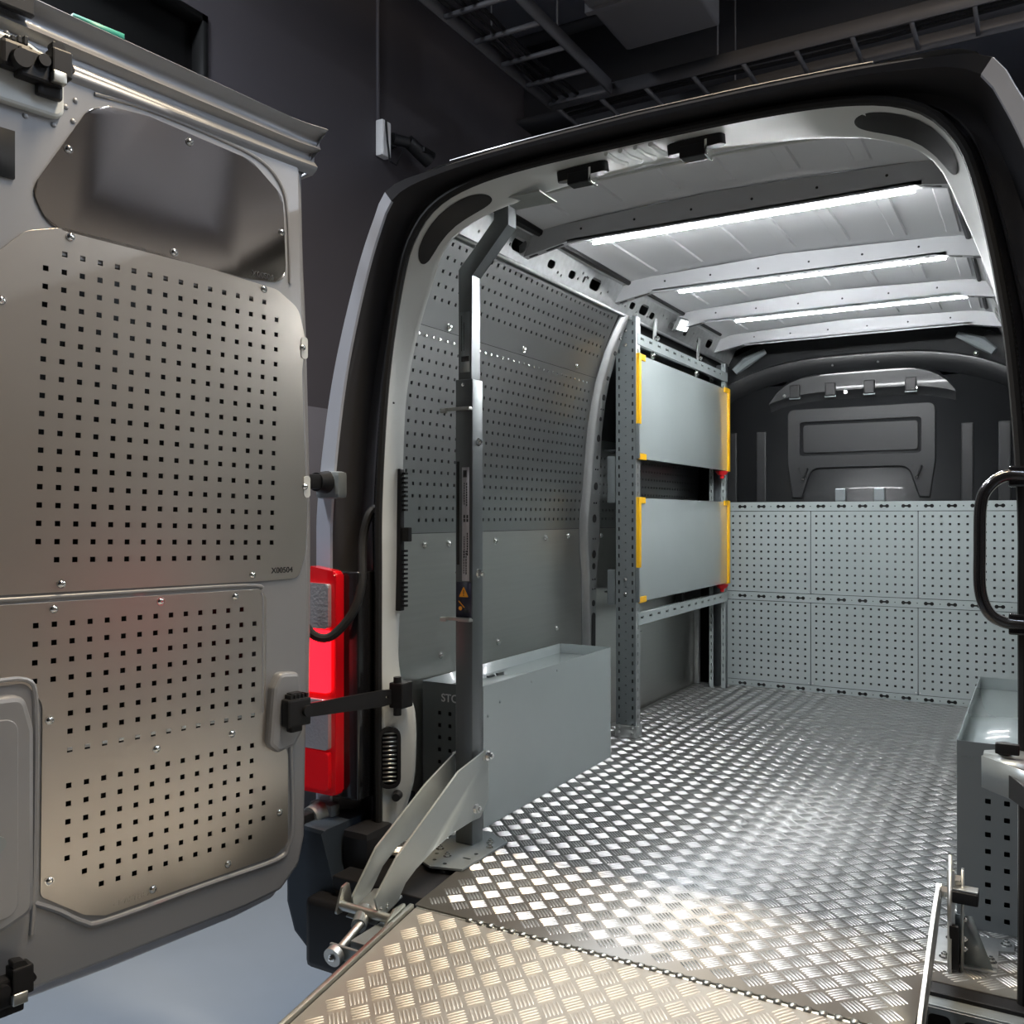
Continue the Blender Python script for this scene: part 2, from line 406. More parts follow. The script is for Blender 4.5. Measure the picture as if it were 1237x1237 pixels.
# resample J so that it has as many stations as I, by arc length fraction on both
def resample(P, n):
    d = [0]
    for i in range(1, len(P)): d.append(d[-1] + (P[i] - P[i - 1]).length)
    out = []
    for k in range(n):
        s_ = d[-1] * k / (n - 1); i = max(1, min(len(P) - 1, next((j for j in range(1, len(P)) if d[j] >= s_ - 1e-9), len(P) - 1)))
        q = (s_ - d[i - 1]) / max(1e-9, d[i] - d[i - 1]); out.append(P[i - 1].lerp(P[i], q))
    return out
NS = 72
def by_height(P, zk, n):
    """resample in matching parameter with I: blend of height and x"""
    return resample(P, n)
Ih = resample(half_I, NS); Oh = resample(half_O, NS); Jh = resample(half_J, NS)
def full(H, flat=False):
    L = [Vector((XC - p[0], *p[1:])) for p in H]
    Rr = [Vector((XC + (max(p[0], .764) if flat and p[-1] < 1.0 else p[0]), *p[1:])) for p in reversed(H[:-1])]
    return L + Rr
I = [Vector((p[0], 2.0, p[1])) for p in full(Ih)]; O = [Vector((p[0], 1.96, p[1])) for p in full(Oh)]
J = [Vector((p[0], p[1], p[2])) for p in full(Jh, True)]
def ring(t, y): return [Vector((a.x + (b.x - a.x) * t, y, a.z + (b.z - a.z) * t)) for a, b in zip(I, O)]
# jamb: gap channel between the seal and the outer skin
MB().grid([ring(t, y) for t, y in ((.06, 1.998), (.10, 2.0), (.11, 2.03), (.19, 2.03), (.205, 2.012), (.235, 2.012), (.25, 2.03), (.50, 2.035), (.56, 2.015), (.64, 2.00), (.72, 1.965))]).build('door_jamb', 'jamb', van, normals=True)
kz = next(i for i in range(NS) if ring(1, 0)[i].z > 1.785)
for nm, i0, i1, m_ in (('rear_corner_skin', 0, kz, 'silver'), ('roof_end_skin', kz, len(I) - 1 - kz, 'jamb'), ('rear_corner_skin', len(I) - 1 - kz, len(I) - 1, 'silver')):  # roof end is silver body too, shade painted with the dark jamb colour
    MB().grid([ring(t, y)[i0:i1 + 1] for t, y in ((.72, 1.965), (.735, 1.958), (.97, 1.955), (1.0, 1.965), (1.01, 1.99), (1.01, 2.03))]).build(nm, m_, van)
MB().tube(ring(.035, 1.992), .0105, 8).build('door_seal', 'rubber', van, label='black ribbed rubber door seal')
# teeth of the seal
tb = MB()
pr = ring(.075, 1.995)
acc = 0; last = pr[0]
dense = resample(pr, 420)
for i, p in enumerate(dense[:-1]):
    if p.z < .0: continue
    d_ = (dense[i + 1] - p).normalized(); n_ = Vector((d_.z, 0, -d_.x))
    tb._add([p + n_ * .005 + d_ * .003, p + n_ * .005 - d_ * .003, p - n_ * .005 - d_ * .003, p - n_ * .005 + d_ * .003] + [q - Vector((0, .007, 0)) for q in (p + n_ * .004 + d_ * .002, p + n_ * .004 - d_ * .002, p - n_ * .004 - d_ * .002, p - n_ * .004 + d_ * .002)],
            [(4, 5, 6, 7), (0, 1, 5, 4), (1, 2, 6, 5), (2, 3, 7, 6), (3, 0, 4, 7)])
tb.build('seal_teeth', 'rubber', van, kind='stuff')
# light inner frame
def lerp3(A, B, t, dy=0): return [a.lerp(b, t) + Vector((0, dy, 0)) for a, b in zip(A, B)]
MB().grid([I, lerp3(I, J, .08, -.004), lerp3(I, J, .5, -.004), lerp3(I, J, .93, -.002), J,
           [p + Vector((0, .012, .004)) for p in J], [Vector((p.x + (XC - p.x) * -.06, p.y + .03, p.z + .02)) for p in J]]).build('door_frame', 'primer', van, label='light grey inner door frame')
# black oval recesses high in the corners
def arc_patch(i0, i1, sgn, n=28):
    P = []
    def samp(L, u):
        k = int(u); q = u - k; A, B = (L[k], L[k + 1]) if sgn < 0 else (L[len(L) - 1 - k], L[len(L) - 2 - k])
        return A.lerp(B, q)
    for j in range(n + 1):
        q = .5 - .5 * math.cos(math.pi * j / n); u = i0 + (i1 - i0) * q
        w_ = max(.0005, (1 - abs(2 * q - 1) ** 5)) ** .5 * .30
        a, b = samp(I, u), samp(J, u); c_ = .55; nrm = Vector((0, -1, 0))
        P.append([a.lerp(b, c_ + w_ * e) + nrm * (.0075 - .001 * abs(e)) for e in (-1, -.5, 0, .5, 1)])
    return P
iz = [i for i in range(NS) if 1.60 < I[i].z and I[i].x < -1.24]
for s_ in (-1, 1):
    MB().grid(arc_patch(iz[0], iz[-1], s_)).build('oval_opening', 'black_void', van, label='long curved dark opening in the frame corner')
# seam lines and small square holes of the frame
for s_ in (-1, 1):
    X = lambda x: XC + s_ * x
    MB().box(X(.747), X(.742), 2.022, 2.030, 1.338, 1.352).box(X(.753), X(.748), 2.022, 2.03, 1.238, 1.252).build('locating_hole', 'black', van)
    if s_ > 0: continue
    # slotted trim strip
    m = MB(); m.box(X(.768), X(.750), 2.058, 2.078, .66, 1.06, .003)
    for i in range(30):
        z = .672 + i * .0128
        if .83 < z < .93: continue
        m.box(X(.752), X(.738), 2.066, 2.078, z, z + .006)
    m.box(X(.750), X(.725), 2.062, 2.08, .855, .895, .003)
    m.build('slotted_trim', 'black', van)
    # vent grille with louvres
    vf = frame((X(.737), 2.018, .25), (s_ * -1 * -.72, -.5, 0) if s_ < 0 else (-.72, -.5, 0), (0, 0, 1))
    nx = Vector((.76, .65, 0)) if s_ < 0 else Vector((-.76, .65, 0))
    vf = frame((X(.752), 2.012, .26), nx, (0, 0, 1), nx.cross(Vector((0, 0, 1))) * (1 if s_ < 0 else -1))
    g = plate('vent_grille', slot(0, 0, .031, .085), [slot(0, 0, .022, .074)], vf, .008, 'black', van, .0015)
    MB().box(-.022, .022, -.074, .074, -.001, .0015, mtx=vf).build('vent_back', 'black_void', g)
    for i in range(12):
        z = -.066 + i * .012
        MB().box(-.019, .019, z, z + .004, .001, .006, mtx=vf @ Matrix.Rotation(0, 4, 'X')).build('louvre', 'trim', g)
    MB().cyl((X(.737), 2.03, .155), (X(.725), 2.005, .155), .014, .011).build('buffer', 'black', van)

# outer body
def body_ring(y, sx=1., zt=1., z0=0):
    out = [Vector((XC + (p.x - XC) * sx * 1.0, y, z0 + (p.z - z0) * (zt if p.z > z0 else 1))) for p in ring(1.01, 0)]
    return out
def skirt(rg, y): return [Vector((rg[0].x, y, -.30))] + rg + [Vector((rg[-1].x, y, -.30))]
sections = [(2.03, 1, 1), (2.3, 1.0, 1.04), (3.5, 1.0, 1.045), (5.2, 1.0, 1.045), (5.7, .99, .97), (6.1, .98, .80), (6.5, .97, .58), (6.7, .96, .42), (7.3, .93, .32), (7.5, .85, .2)]
MB().grid([skirt(body_ring(y, sx, zt), y) for y, sx, zt in sections]).build('body_shell', 'silver', van, label='silver outer body skin')
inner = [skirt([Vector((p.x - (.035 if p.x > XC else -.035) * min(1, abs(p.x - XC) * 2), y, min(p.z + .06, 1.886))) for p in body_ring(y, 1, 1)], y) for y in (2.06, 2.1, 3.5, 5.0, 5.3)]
MB().grid(inner).build('inner_skin', 'darkpaint', van)  # silver inside of the body coloured dark to imitate shade
MB().box(-1.72, .12, 2.1, 7.4, -.30, -.03).build('underbody', 'black', van)
for s_, y in ((-1, 3.2), (1, 3.2), (-1, 6.6), (1, 6.6)):
    x = XC + s_ * .86
    wh = MB().cyl((x - .11, y, GZ + .34), (x + .11, y, GZ + .34), .34, n=40).build('wheel', 'tyre', van)
    MB().cyl((x + s_ * .1, y, GZ + .34), (x + s_ * .118, y, GZ + .34), .2, .19, 30).build('wheel_rim', 'rim', wh)
MB().box(-1.60, -1.56, 2.35, 2.38, GZ + .05, -.2).box(-1.74, -1.50, 2.33, 2.345, GZ + .08, -.12).build('mud_flap', 'black', van)

# roof
def roofz(x): return 1.878 - .035 * ((x - XC) / .66) ** 2 - (.0 if abs(x - XC) < .6 else (abs(x - XC) - .6) * .35)
MB().grid([[Vector((x, y, roofz(x))) for x in np.linspace(-1.46, -.14, 21)] for y in (2.0, 2.2, 3, 4, 4.95)]).build('roof_skin', 'roofpaint', van, label='pale grey inner face of the roof')
ro = thing_roof = None
bows = [2.60, 3.345, 3.985, 4.62]
def bow_poly(dz=0):
    L = [(-.675, 1.768), (-.50, 1.802), (.50, 1.802), (.675, 1.768), (.675, 1.812), (.63, 1.838), (.60, 1.842), (.57, 1.856), (.0, 1.874), (-.57, 1.856), (-.60, 1.842), (-.63, 1.838), (-.675, 1.812)]
    return [(XC + x, z + dz) for x, z in L]
for i, y in enumerate(bows):
    b_ = MB().prism(bow_poly(), XZ, y, y + .032, .002).box(XC - .5, XC + .535, y, y + .002, 1.794, 1.806).build('roof_bow', 'roofpaint_dim', van)  # front lip added to hide the led glare on the bow underside
    for s_ in (-1, 1):
        e = Vector((XC + s_ * .585, y + .017, 1.7868)); d_ = Vector((-s_ * .175, 0, .034)).normalized()
        fr_ = frame(e, d_, (0, 1, 0))
        MB().prism(slot(.035, 0, .032, .006), fr_, -.0022, .0022).prism(slot(-.045, 0, .016, .006), fr_, -.0022, .0022).build('bow_slot', 'black_void', b_)
    for x in np.linspace(-.45, .45, 6):
        MB().cyl((XC + x, y - .0005, 1.833), (XC + x, y + .002, 1.833), .004, n=8).build('bow_hole', 'black_void', b_)
# lengthwise beads of the roof skin between the bows
spans = [(2.27, 2.58), (2.68, 3.33), (3.43, 3.97), (4.07, 4.60)]
for y0, y1 in spans:
    for x in (-1.30, -1.12, -.94, -.78, -.60, -.42, -.26):
        x += .02
        m = MB(); zz = roofz(x)
        pf = [(-.026, .004), (-.018, -.005), (.018, -.005), (.026, .004)]
        rows = []
        for k, (y, f_) in enumerate(((y0 + .02, .0), (y0 + .05, 1), (y1 - .05, 1), (y1 - .02, .0))):
            rows.append([Vector((x + a, y, roofz(x + a) + (b if f_ else .003))) for a, b in pf])
        m.grid(rows); m.build('roof_bead', 'roofpaint', van)
# header with its recess, ribs and the two catches
for x, y in ((-1.005, 2.10), (-.70, 2.08)):
    st = MB().prism(rpoly([(-.065, -.018), (.065, -.018), (.07, .01), (.03, .026), (-.03, .026), (-.07, .01)], .01), frame((x, y, 1.803), (1, .02, .05), (0, 1, .15)), -.014, .012, .003)
    st.box(x - .035, x + .03, y - .02, y + .02, 1.770, 1.80, .004)
    o = st.build('door_catch', 'black', van)
    MB().box(x + .03, x + .036, y - .03, y + .012, 1.764, 1.80, .001).build('striker', 'chrome', o)
for i in range(4):
    x = -.905 + i * .038
    MB().tube([(x - .004, 2.03, 1.806), (x, 2.08, 1.806), (x + .004, 2.14, 1.816)], .006, 8).build('header_bead', 'primer', van)
MB().tube([Vector((XC + dx, 2.235, 1.832 - .02 * (dx / .5) ** 2)) for dx in np.linspace(-.42, .5, 12)], .004, 6).build('header_edge', 'primer', van)
# roof rear edge
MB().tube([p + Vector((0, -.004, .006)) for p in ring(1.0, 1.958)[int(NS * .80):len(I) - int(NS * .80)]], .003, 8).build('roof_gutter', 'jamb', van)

# cant rails (perforated) on both sides
for s_ in (-1, 1):
    o_ = Vector((XC + s_ * .672, 0, 1.752)); top = Vector((XC + s_ * .615, 0, 1.862))
    fr_ = frame(o_, (0, 1, 0), (top - o_), None); fr_ = frame(o_, (0, 1, 0), (top - o_), ((0, 1, 0) @ Matrix.Identity(3)) if False else Vector((0, 1, 0)).cross((top - o_).normalized()) * (1 if s_ < 0 else -1))
    holes = []
    for y in (2.43, 2.78, 2.94, 3.50, 3.72, 3.95, 4.15, 4.35): holes.append(slot(y, .045, .024, .014))
    for y in (2.55, 3.13, 3.62, 4.5): holes.append(slot(y, .052, .042, .022))
    for y in (2.32, 2.36, 2.50, 2.84, 2.87, 2.99, 3.01, 3.05, 3.06, 3.20, 3.25, 3.41, 3.44, 3.56, 3.68, 3.83, 3.88, 4.05, 4.25): holes.append(circ(y, .022 + .05 * random.random(), .0055, 8))
    holes.append(slot(3.035, .05, .007, .012)); holes.append(slot(3.42, .05, .006, .012))
    plate('cant_rail', rect(2.12, 0, 4.92, .118), holes, fr_, .003, 'galv', van, label='pale perforated steel rail under the roof edge')
    MB().box(o_.x - .004, o_.x + .004, 2.1, 4.92, 1.742, 1.756).build('rail_lip', 'galv', van)
    MB().tube([Vector((XC + s_ * (.60 - k * .0), 2.14 + k * .3, 1.845)) for k in range(9)], [.012, .018, .012, .014, .01, .008, .008, .008, .008], 8).build('cable_loom', 'black', van)

# ---- side wall linings
WP = catmull([(-1.652, 0), (-1.652, .25), (-1.651, .45), (-1.648, .85), (-1.642, 1.0), (-1.628, 1.25), (-1.595, 1.46), (-1.545, 1.62), (-1.478, 1.765)], 10)
WZ = [p[1] for p in WP]; WX = [p[0] for p in WP]
def wx(z): return float(np.interp(z, WZ, WX))
def lining(z0, z1, y0, y1, side, rows=None, cols=None, pitch=.0373, hole=.0098, thick=.002, name='lining_panel', parent=None, m='alu', skip=None, lab=None):
    """sheet following the wall's curve with real square holes at (col, row)"""
    b = MB()
    def P(y, z, off=0.):
        x = wx(z) + off + .002
        return Vector((x if side < 0 else 2 * XC - x, y, z))
    if rows is None:
        zs = np.linspace(z0, z1, 10)
        b.grid([[P(y, z) for y in (y0, y1)] for z in zs])
    else:
        ze = [z0] + [rows[0] - pitch / 2] + [r_ + pitch / 2 for r_ in rows]; 
        zz = [z for z in ze]; 
        if z1 > ze[-1] + .002: 
            extra = list(np.linspace(ze[-1], z1, 4)[1:])
        else: extra = []
        ye0, ye1 = cols[0] - pitch / 2, cols[-1] + pitch / 2
        # margins
        b.grid([[P(y, z) for y in (y0, y1)] for z in np.linspace(z0, ze[1], 3)])
        if extra: b.grid([[P(y, z) for y in (y0, y1)] for z in [ze[-1]] + extra])
        b.grid([[P(y, z) for y in (y0, ye0)] for z in ze[1:]]); b.grid([[P(y, z) for y in (ye1, y1)] for z in ze[1:]])
        h = hole / 2
        for r_ in rows:
            for c in cols:
                if skip and skip(c, r_):
                    b._add([P(c - pitch / 2, r_ - pitch / 2), P(c + pitch / 2, r_ - pitch / 2), P(c + pitch / 2, r_ + pitch / 2), P(c - pitch / 2, r_ + pitch / 2)], [(0, 1, 2, 3)]); continue
                o4 = [P(c + a * pitch / 2, r_ + e * pitch / 2) for a, e in ((-1, -1), (1, -1), (1, 1), (-1, 1))]
                i4 = [P(c + a * h, r_ + e * h) for a, e in ((-1, -1), (1, -1), (1, 1), (-1, 1))]
                k4 = [P(c + a * h, r_ + e * h, -.003) for a, e in ((-1, -1), (1, -1), (1, 1), (-1, 1))]
                b._add(o4 + i4 + k4, [(k, (k + 1) % 4, 4 + (k + 1) % 4, 4 + k) for k in range(4)] + [(4 + k, 4 + (k + 1) % 4, 8 + (k + 1) % 4, 8 + k) for k in range(4)])
    bmesh.ops.remove_doubles(b.bm, verts=b.bm.verts, dist=.0002)
    return b.build(name, m, parent, angle=25, label=lab)
for side in (-1, 1):
    sw = MB()   # wall behind the linings, its dark colour stands in for cavity shade
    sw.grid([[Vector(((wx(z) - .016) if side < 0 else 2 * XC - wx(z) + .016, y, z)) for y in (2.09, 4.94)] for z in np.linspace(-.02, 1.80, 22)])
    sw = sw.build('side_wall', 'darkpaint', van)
    lining(.0, .8725, 2.085, 3.44, side, parent=sw, name='lower_lining')
    rows = [.892 + .0215 + .0373 * i for i in range(15)]
    cols = [2.128 + .0373 * i for i in range(35)]
    lining(.874, 1.4945, 2.085, 3.44, side, rows, cols, parent=sw, name='perforated_lining', m='alu_perf', skip=lambda c, r_: r_ < .98 and (c < 2.25 or c > 3.41))
    rows2 = [1.578 + .0373 * i for i in range(5)]
    lining(1.496, 1.768, 2.085, 3.44, side, rows2, cols, parent=sw, name='upper_lining', m='alu_perf')
    lining(.0, .8725, 3.525, 4.90, side, parent=sw, name='lower_lining')
    lining(.874, 1.25, 3.525, 4.90, side, [.913 + .0373 * i for i in range(8)], [3.56 + .0373 * i for i in range(35)], parent=sw, name='perforated_lining', m='alu_perf')
    sx = lambda z, o_=0: (wx(z) + o_) if side < 0 else 2 * XC - wx(z) - o_
    nn = (1 if side < 0 else -1, 0, 0)
    for y, z in ((2.347, 1.511), (2.816, 1.516), (3.239, 1.518), (2.307, .837), (2.443, .837), (2.733, .839), (3.106, .842), (3.303, .845), (2.754, .483), (2.4, .483), (3.2, .483), (3.62, .84), (4.2, .84)):
        screw((sx(z, .003), y, z), nn, sw, .009, .007)
    # half pressed row
    m = MB()
    for i in range(33):
        y = 2.165 + .0373 * i; z = 1.468; m.box(sx(z, .0025), sx(z, .006), y - .004, y + .004, z - .0035, z + .0035, .001)
    m.build('pressed_tabs', 'chrome', sw)
    if side < 0:
        fr_ = frame((sx(.95, .0035), 2.115, .955), (0, 1, 0), (0, 0, 1))
        text('stamped_mark', 'VP', .014, frame((sx(.95, .0035), 2.165, .944), (0, 1, 0), (0, 0, 1)), 'ink', sw)
        text('stamped_mark', 'LI78 VM', .016, frame((sx(.93, .0035), 2.13, .913), (0, 1, 0), (0, 0, 1)), 'ink', sw)

    # hat pillar with holes
    zz = np.array([.36, .42, .50, .62, .70, .78, .88, .95, 1.05, 1.15, 1.28, 1.40, 1.48, 1.60, 1.68, 1.745])
    wid = np.array([.044, .044, .046, .050, .056, .072, .078, .072, .060, .054, .050, .046, .044, .038, .030, .020])
    b = MB(); rowsP = []
    for z, wd in zip(zz, wid):
        x = sx(z); d_ = .034; s1 = 1 if side < 0 else -1; y = 3.482
        fl = .016
        rowsP.append([Vector((x + s1 * .003, y - wd - fl + .01, z)), Vector((x + s1 * .003, y - wd + .004, z)), Vector((x + s1 * d_ * .85, y - wd + .012, z)), Vector((x + s1 * d_, y - wd + .020, z)), Vector((x + s1 * d_, y + wd - .020, z)), Vector((x + s1 * d_ * .85, y + wd - .012, z)), Vector((x + s1 * .003, y + wd - .004, z)), Vector((x + s1 * .003, y + wd + fl - .01, z))])
    b.grid(rowsP); pl = b.build('side_pillar', 'hatsteel', van, angle=50, label='curved hat section pillar with round holes')
    for z, rr in ((1.66, .010), (1.60, .011), (1.50, .012), (1.42, .0135), (1.33, .009), (1.25, .015), (1.17, .008), (1.05, .016), (.915, .017), (.765, .017), (.715, .013), (.56, .013)):
        x = sx(z, .0355); b = MB().cyl((x - nn[0] * .003, 3.482, z), (x + nn[0] * .0012, 3.482, z), rr, n=18); b.build('pillar_hole', 'black_void', pl)
    for z in (1.37, 1.12, .98, .83, .66, .62):
        for dy in (-.01, .012): MB().cyl((sx(z, .033), 3.482 + dy, z), (sx(z, .0365), 3.482 + dy, z), .0035, n=8).build('pillar_hole', 'black_void', pl)
    x = sx(.45, .0355); MB().prism(slot(3.482, .445, .017, .075), at(YZ, (x, 0, 0)), -.002, .0012).build('pillar_slot', 'black_void', pl)
    # front corner pillar near the bulkhead
    MB().box(sx(.2, .002), sx(.2, .03), 4.865, 4.90, 0, .42, .004).build('corner_channel', 'galv', van)
    MB().box(sx(.3, .0), sx(.3, .05), 4.55, 4.86, .43, .62, .02).build('corner_cover', 'black', van)

# ---- bulkhead
bk = MB().box(-1.70, .10, 4.955, 4.97, -.02, 1.62).build('bulkhead', 'darkpaint', van, label='dark charcoal pressed steel bulkhead')
def bead(path, r, name='bead', closed=False):
    MB().tube(path, r, 8, flat=1.).build(name, 'darkpaint', bk)
def bp(pts, rr=.03, closed=True):
    q = rpoly([(XC + 0 + (p[0]), p[1]) for p in pts], rr, 5)
    if closed: q = q + [q[0]]
    return [Vector((a, 4.956, z)) for a, z in q]
plate('pressed_field', rpoly([(XC - .335, 1.02), (XC - .36, 1.20), (XC - .36, 1.49), (XC + .36, 1.49), (XC + .36, 1.20), (XC + .335, 1.02), (XC + .285, 1.02), (XC + .235, 1.175), (XC - .235, 1.175), (XC - .285, 1.02)], [0, .05, .04, .04, .05, 0, 0, .06, .06, 0]), [rpoly(rect(XC - .295, 1.24, XC + .295, 1.42), .02)], frame((0, 4.955, 0), (1, 0, 0), (0, 0, 1), (0, -1, 0)), .012, 'darkpaint', bk, .005)
plate('pressed_window', rpoly(rect(XC - .28, 1.255, XC + .28, 1.405), .02), [], frame((0, 4.955, 0), (1, 0, 0), (0, 0, 1), (0, -1, 0)), .008, 'darkpaint', bk, .0035)
for s_ in (-1, 1):
    MB().prism(rpoly([(XC + s_ * .275 - .026, 1.178), (XC + s_ * .275 + .026, 1.178), (XC + s_ * .275, 1.11)], .006), XZ, 4.922, 4.944, .005).build('wedge_boss', 'darkpaint', bk)
    MB().cyl((XC + s_ * .275, 4.944, 1.118), (XC + s_ * .275, 4.916, 1.118), .008, .005).build('stud', 'chrome', bk)
    for x in (.50, .66):
        MB().box(XC + s_ * x - .027, XC + s_ * x + .027, 4.945, 4.96, .98, 1.38, .007).build('upright_bead', 'darkpaint', bk)
for x in (-.888, -.70):
    MB().box(x - .026, x + .026, 4.930, 4.96, 1.0, 1.068, .006).build('tab', 'galvgrey', bk)
# upper step of the bulkhead with four notches
top = [Vector((XC + dx, 4.956, 1.52 + .05 * (1 - (abs(dx) / .46) ** 4) + .012 * dx)) for dx in np.linspace(-.45, .45, 24)]
sh = MB(); sh.grid([[p + Vector((0, 0, -.04)) for p in top], [p + Vector((0, -.012, -.012)) for p in top], [p + Vector((0, -.035, .003)) for p in top], [p + Vector((0, -.035, .003 + .09 * (1 - (abs(p.x - XC) / .455) ** 6))) for p in top], [p + Vector((0, .0, .003 + .12 * (1 - (abs(p.x - XC) / .455) ** 6))) for p in top]])
sh.build('upper_step', 'darkpaint', bk)
for x in (-1.115, -.935, -.745, -.55):
    MB().box(x - .026, x + .026, 4.905, 4.94, 1.545, 1.615, .006).build('notch_tab', 'black', bk)
    MB().box(x - .028, x + .028, 4.912, 4.92, 1.540, 1.549, .002).build('notch_edge', 'galvgrey', bk)
for i, x in enumerate((-1.24, -1.13, -1.03, -.92, -.81, -.70, -.59, -.48, -.37, -.26)):
    if i % 2: screw((x, 4.90, 1.705), (0, -1, -.2), bk, .010, .006)
    else: MB().box(x - .016, x + .016, 4.896, 4.905, 1.70, 1.712, .002).build('clip', 'galv', bk)
for x in (-1.17, -.86, -.53): screw((x, 4.92, 1.562), (0, -1, 0), bk, .007, .005)
# sloping roof front above the bulkhead
rf = MB(); rf.grid([[Vector((XC + dx, y, z - .12 * (abs(dx) / .68) ** 3)) for dx in np.linspace(-.72, .72, 17)] for y, z in ((4.955, 1.66), (4.90, 1.69), (4.885, 1.72), (4.885, 1.745), (4.93, 1.76), (4.955, 1.85), (4.955, 1.9))])
rf.build('roof_front', 'darkpaint', van)
for s_ in (-1, 1):
    MB().tube([(XC + s_ * .62, 4.86, 1.70), (XC + s_ * .56, 4.87, 1.75), (XC + s_ * .46, 4.88, 1.80)], [.02, .03, .014], 8).build('corner_gusset', 'galvgrey', van)
# perforated bulkhead panels
FB = frame((0, 4.938, 0), (1, 0, 0), (0, 0, 1), (0, -1, 0))
xs = [-1.556, -1.0375, -.519, -.001]
P_ = .0385
for z0, z1, r0 in ((.034, .468, .069), (.514, .950, .542)):
    for i in range(3):
        a, c = xs[i] + .0015, xs[i + 1] - .0015
        n = 13; x0 = (a + c) / 2 - (n - 1) * P_ / 2
        hs = [rpoly(sq(x0 + k * P_, r0 + j * .0381, .0053), .002, 2) for k in range(n) for j in range(11)]
        pn = plate('perforated_panel', rpoly(rect(a, z0 + .0015, c, z1 - .0015), .003, 2), hs, FB, .0022, 'grey', bk)
        for (x, z) in ((a + .008, z0 + .01), (c - .008, z0 + .01)): MB().cyl((x, 4.9365, z), (x, 4.933, z), .004, n=10).build('rivet', 'galv', pn)
for z0, z1 in ((-.004, .033), (.469, .513), (.951, .999)):
    zc = (z0 + z1) / 2
    hs = [bowtie(-1.502 + k * .1032, zc) for k in range(15)] + [circ(-1.4515 + k * .1032, zc, .0028, 8) for k in range(14)]
    plate('slotted_rail', rect(-1.56, z0, .02, z1), hs, frame((0, 4.9385, 0), (1, 0, 0), (0, 0, 1), (0, -1, 0)), .005, 'grey', bk, .0008)
MB().box(-1.60, .03, 4.9385, 4.953, -.01, .998).build('panel_backing', 'black_void', bk)

# ---- cargo floor with tread lugs
fl = MB()
pl_ = [(-1.652, 2.0), (-1.318, 2.0), (-1.290, 1.772), (-.196, 1.772), (-.196, 2.0), (.052, 2.0), (.052, 4.94), (-1.652, 4.94)]
fl.prism(pl_, Matrix.Identity(4), -.004, 0, 0)
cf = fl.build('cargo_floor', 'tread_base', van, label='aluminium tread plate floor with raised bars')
def lug_template(L=.0385, w=.0052, h=.0015):
    st = [(-L / 2, .25, 0.), (-L / 2 + .0035, .85, .8), (0, 1, 1), (L / 2 - .0035, .85, .8), (L / 2, .25, 0.)]
    ac = [(-.5, 0), (-.3, .75), (0, 1), (.3, .75), (.5, 0)]
    V = np.array([[u, a * w * ws, hh * h * hs + .00005] for u, ws, hs in st for a, hh in ac])
    F = np.array([[i * 5 + j, (i + 1) * 5 + j, (i + 1) * 5 + j + 1, i * 5 + j + 1] for i in range(4) for j in range(4)])
    return V, F
def lugs(name, parent, inside, x0, x1, y0, y1, fr_, a0=(0, 0), pitch=.0635, m='tread'):
    V, F = lug_template(); c = math.cos(math.pi / 4)
    rot = [np.array([[c, c, 0], [-c, c, 0], [0, 0, 1]]), np.array([[c, -c, 0], [c, c, 0], [0, 0, 1]])]   # row-vector rotations
    vs = []; n = 0
    off5 = [(-2 + k) * .0080 for k in range(5)]
    for ix in range(int((x1 - x0) / pitch) + 2):
        for iy in range(int((y1 - y0) / pitch) + 2):
            for k in (0, 1):
                cx, cy = x0 + a0[0] + (ix + .5 * k) * pitch, y0 + a0[1] + (iy + .5 * k) * pitch
                if not inside(cx, cy, .021): continue
                for o_ in off5:
                    L = V.copy(); L[:, 1] += o_
                    L = L @ rot[k]; L[:, 0] += cx; L[:, 1] += cy
                    vs.append(L); n += 1
    A = np.concatenate(vs); nf = len(F)
    FF = (F[None] + (np.arange(n) * len(V))[:, None, None]).reshape(-1, 4)
    me = bpy.data.meshes.new(name)
    m4 = np.array(fr_); A = A @ m4[:3, :3].T + m4[:3, 3]
    me.vertices.add(len(A)); me.vertices.foreach_set('co', A.ravel())
    me.loops.add(FF.size); me.loops.foreach_set('vertex_index', FF.ravel().astype(np.int32))
    me.polygons.add(len(FF)); me.polygons.foreach_set('loop_start', np.arange(0, FF.size, 4, dtype=np.int32))
    me.update(calc_edges=True); me.validate()
    me.polygons.foreach_set('use_smooth', [True] * len(me.polygons))
    me.materials.append(M[m])
    return props(link(bpy.data.objects.new(name, me), parent), kind='stuff')
def in_floor(x, y, m):
    if x < -1.65 + m or x > .05 - m or y > 4.93 - m: return False
    if y > 2.0 + m: return True
    return y > 1.776 + m and -1.29 + m < x < -.198 - m
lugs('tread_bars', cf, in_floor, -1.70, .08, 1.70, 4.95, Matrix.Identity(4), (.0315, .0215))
# sheet joint and sill parts
MB().box(-1.60, -1.295, 1.83, 2.04, -.05, -.012, .004).build('entry_step', 'black', van, label='black plastic entry step')
MB().box(-1.60, .0, 1.93, 2.04, -.12, -.02, .004).build('sill_plate', 'black', van)
sp = plate('sill_grille', rect(-.20, -.078, .04, -.014), [rpoly(rect(-.185 + i * .062, -.066, -.145 + i * .062, -.026), .012) for i in range(4)], frame((0, 1.925, 0), (1, 0, 0), (0, 0, 1), (0, -1, 0)), .006, 'galvgrey', van, .001)
MB().box(-.20, .04, 1.955, 2.02, -.012, -.002, .002).build('sill_nosing', 'black', van)
MB().box(-.20, .04, 1.921, 2.0, -.018, -.010, .002).build('sill_cap', 'galvgrey', van)

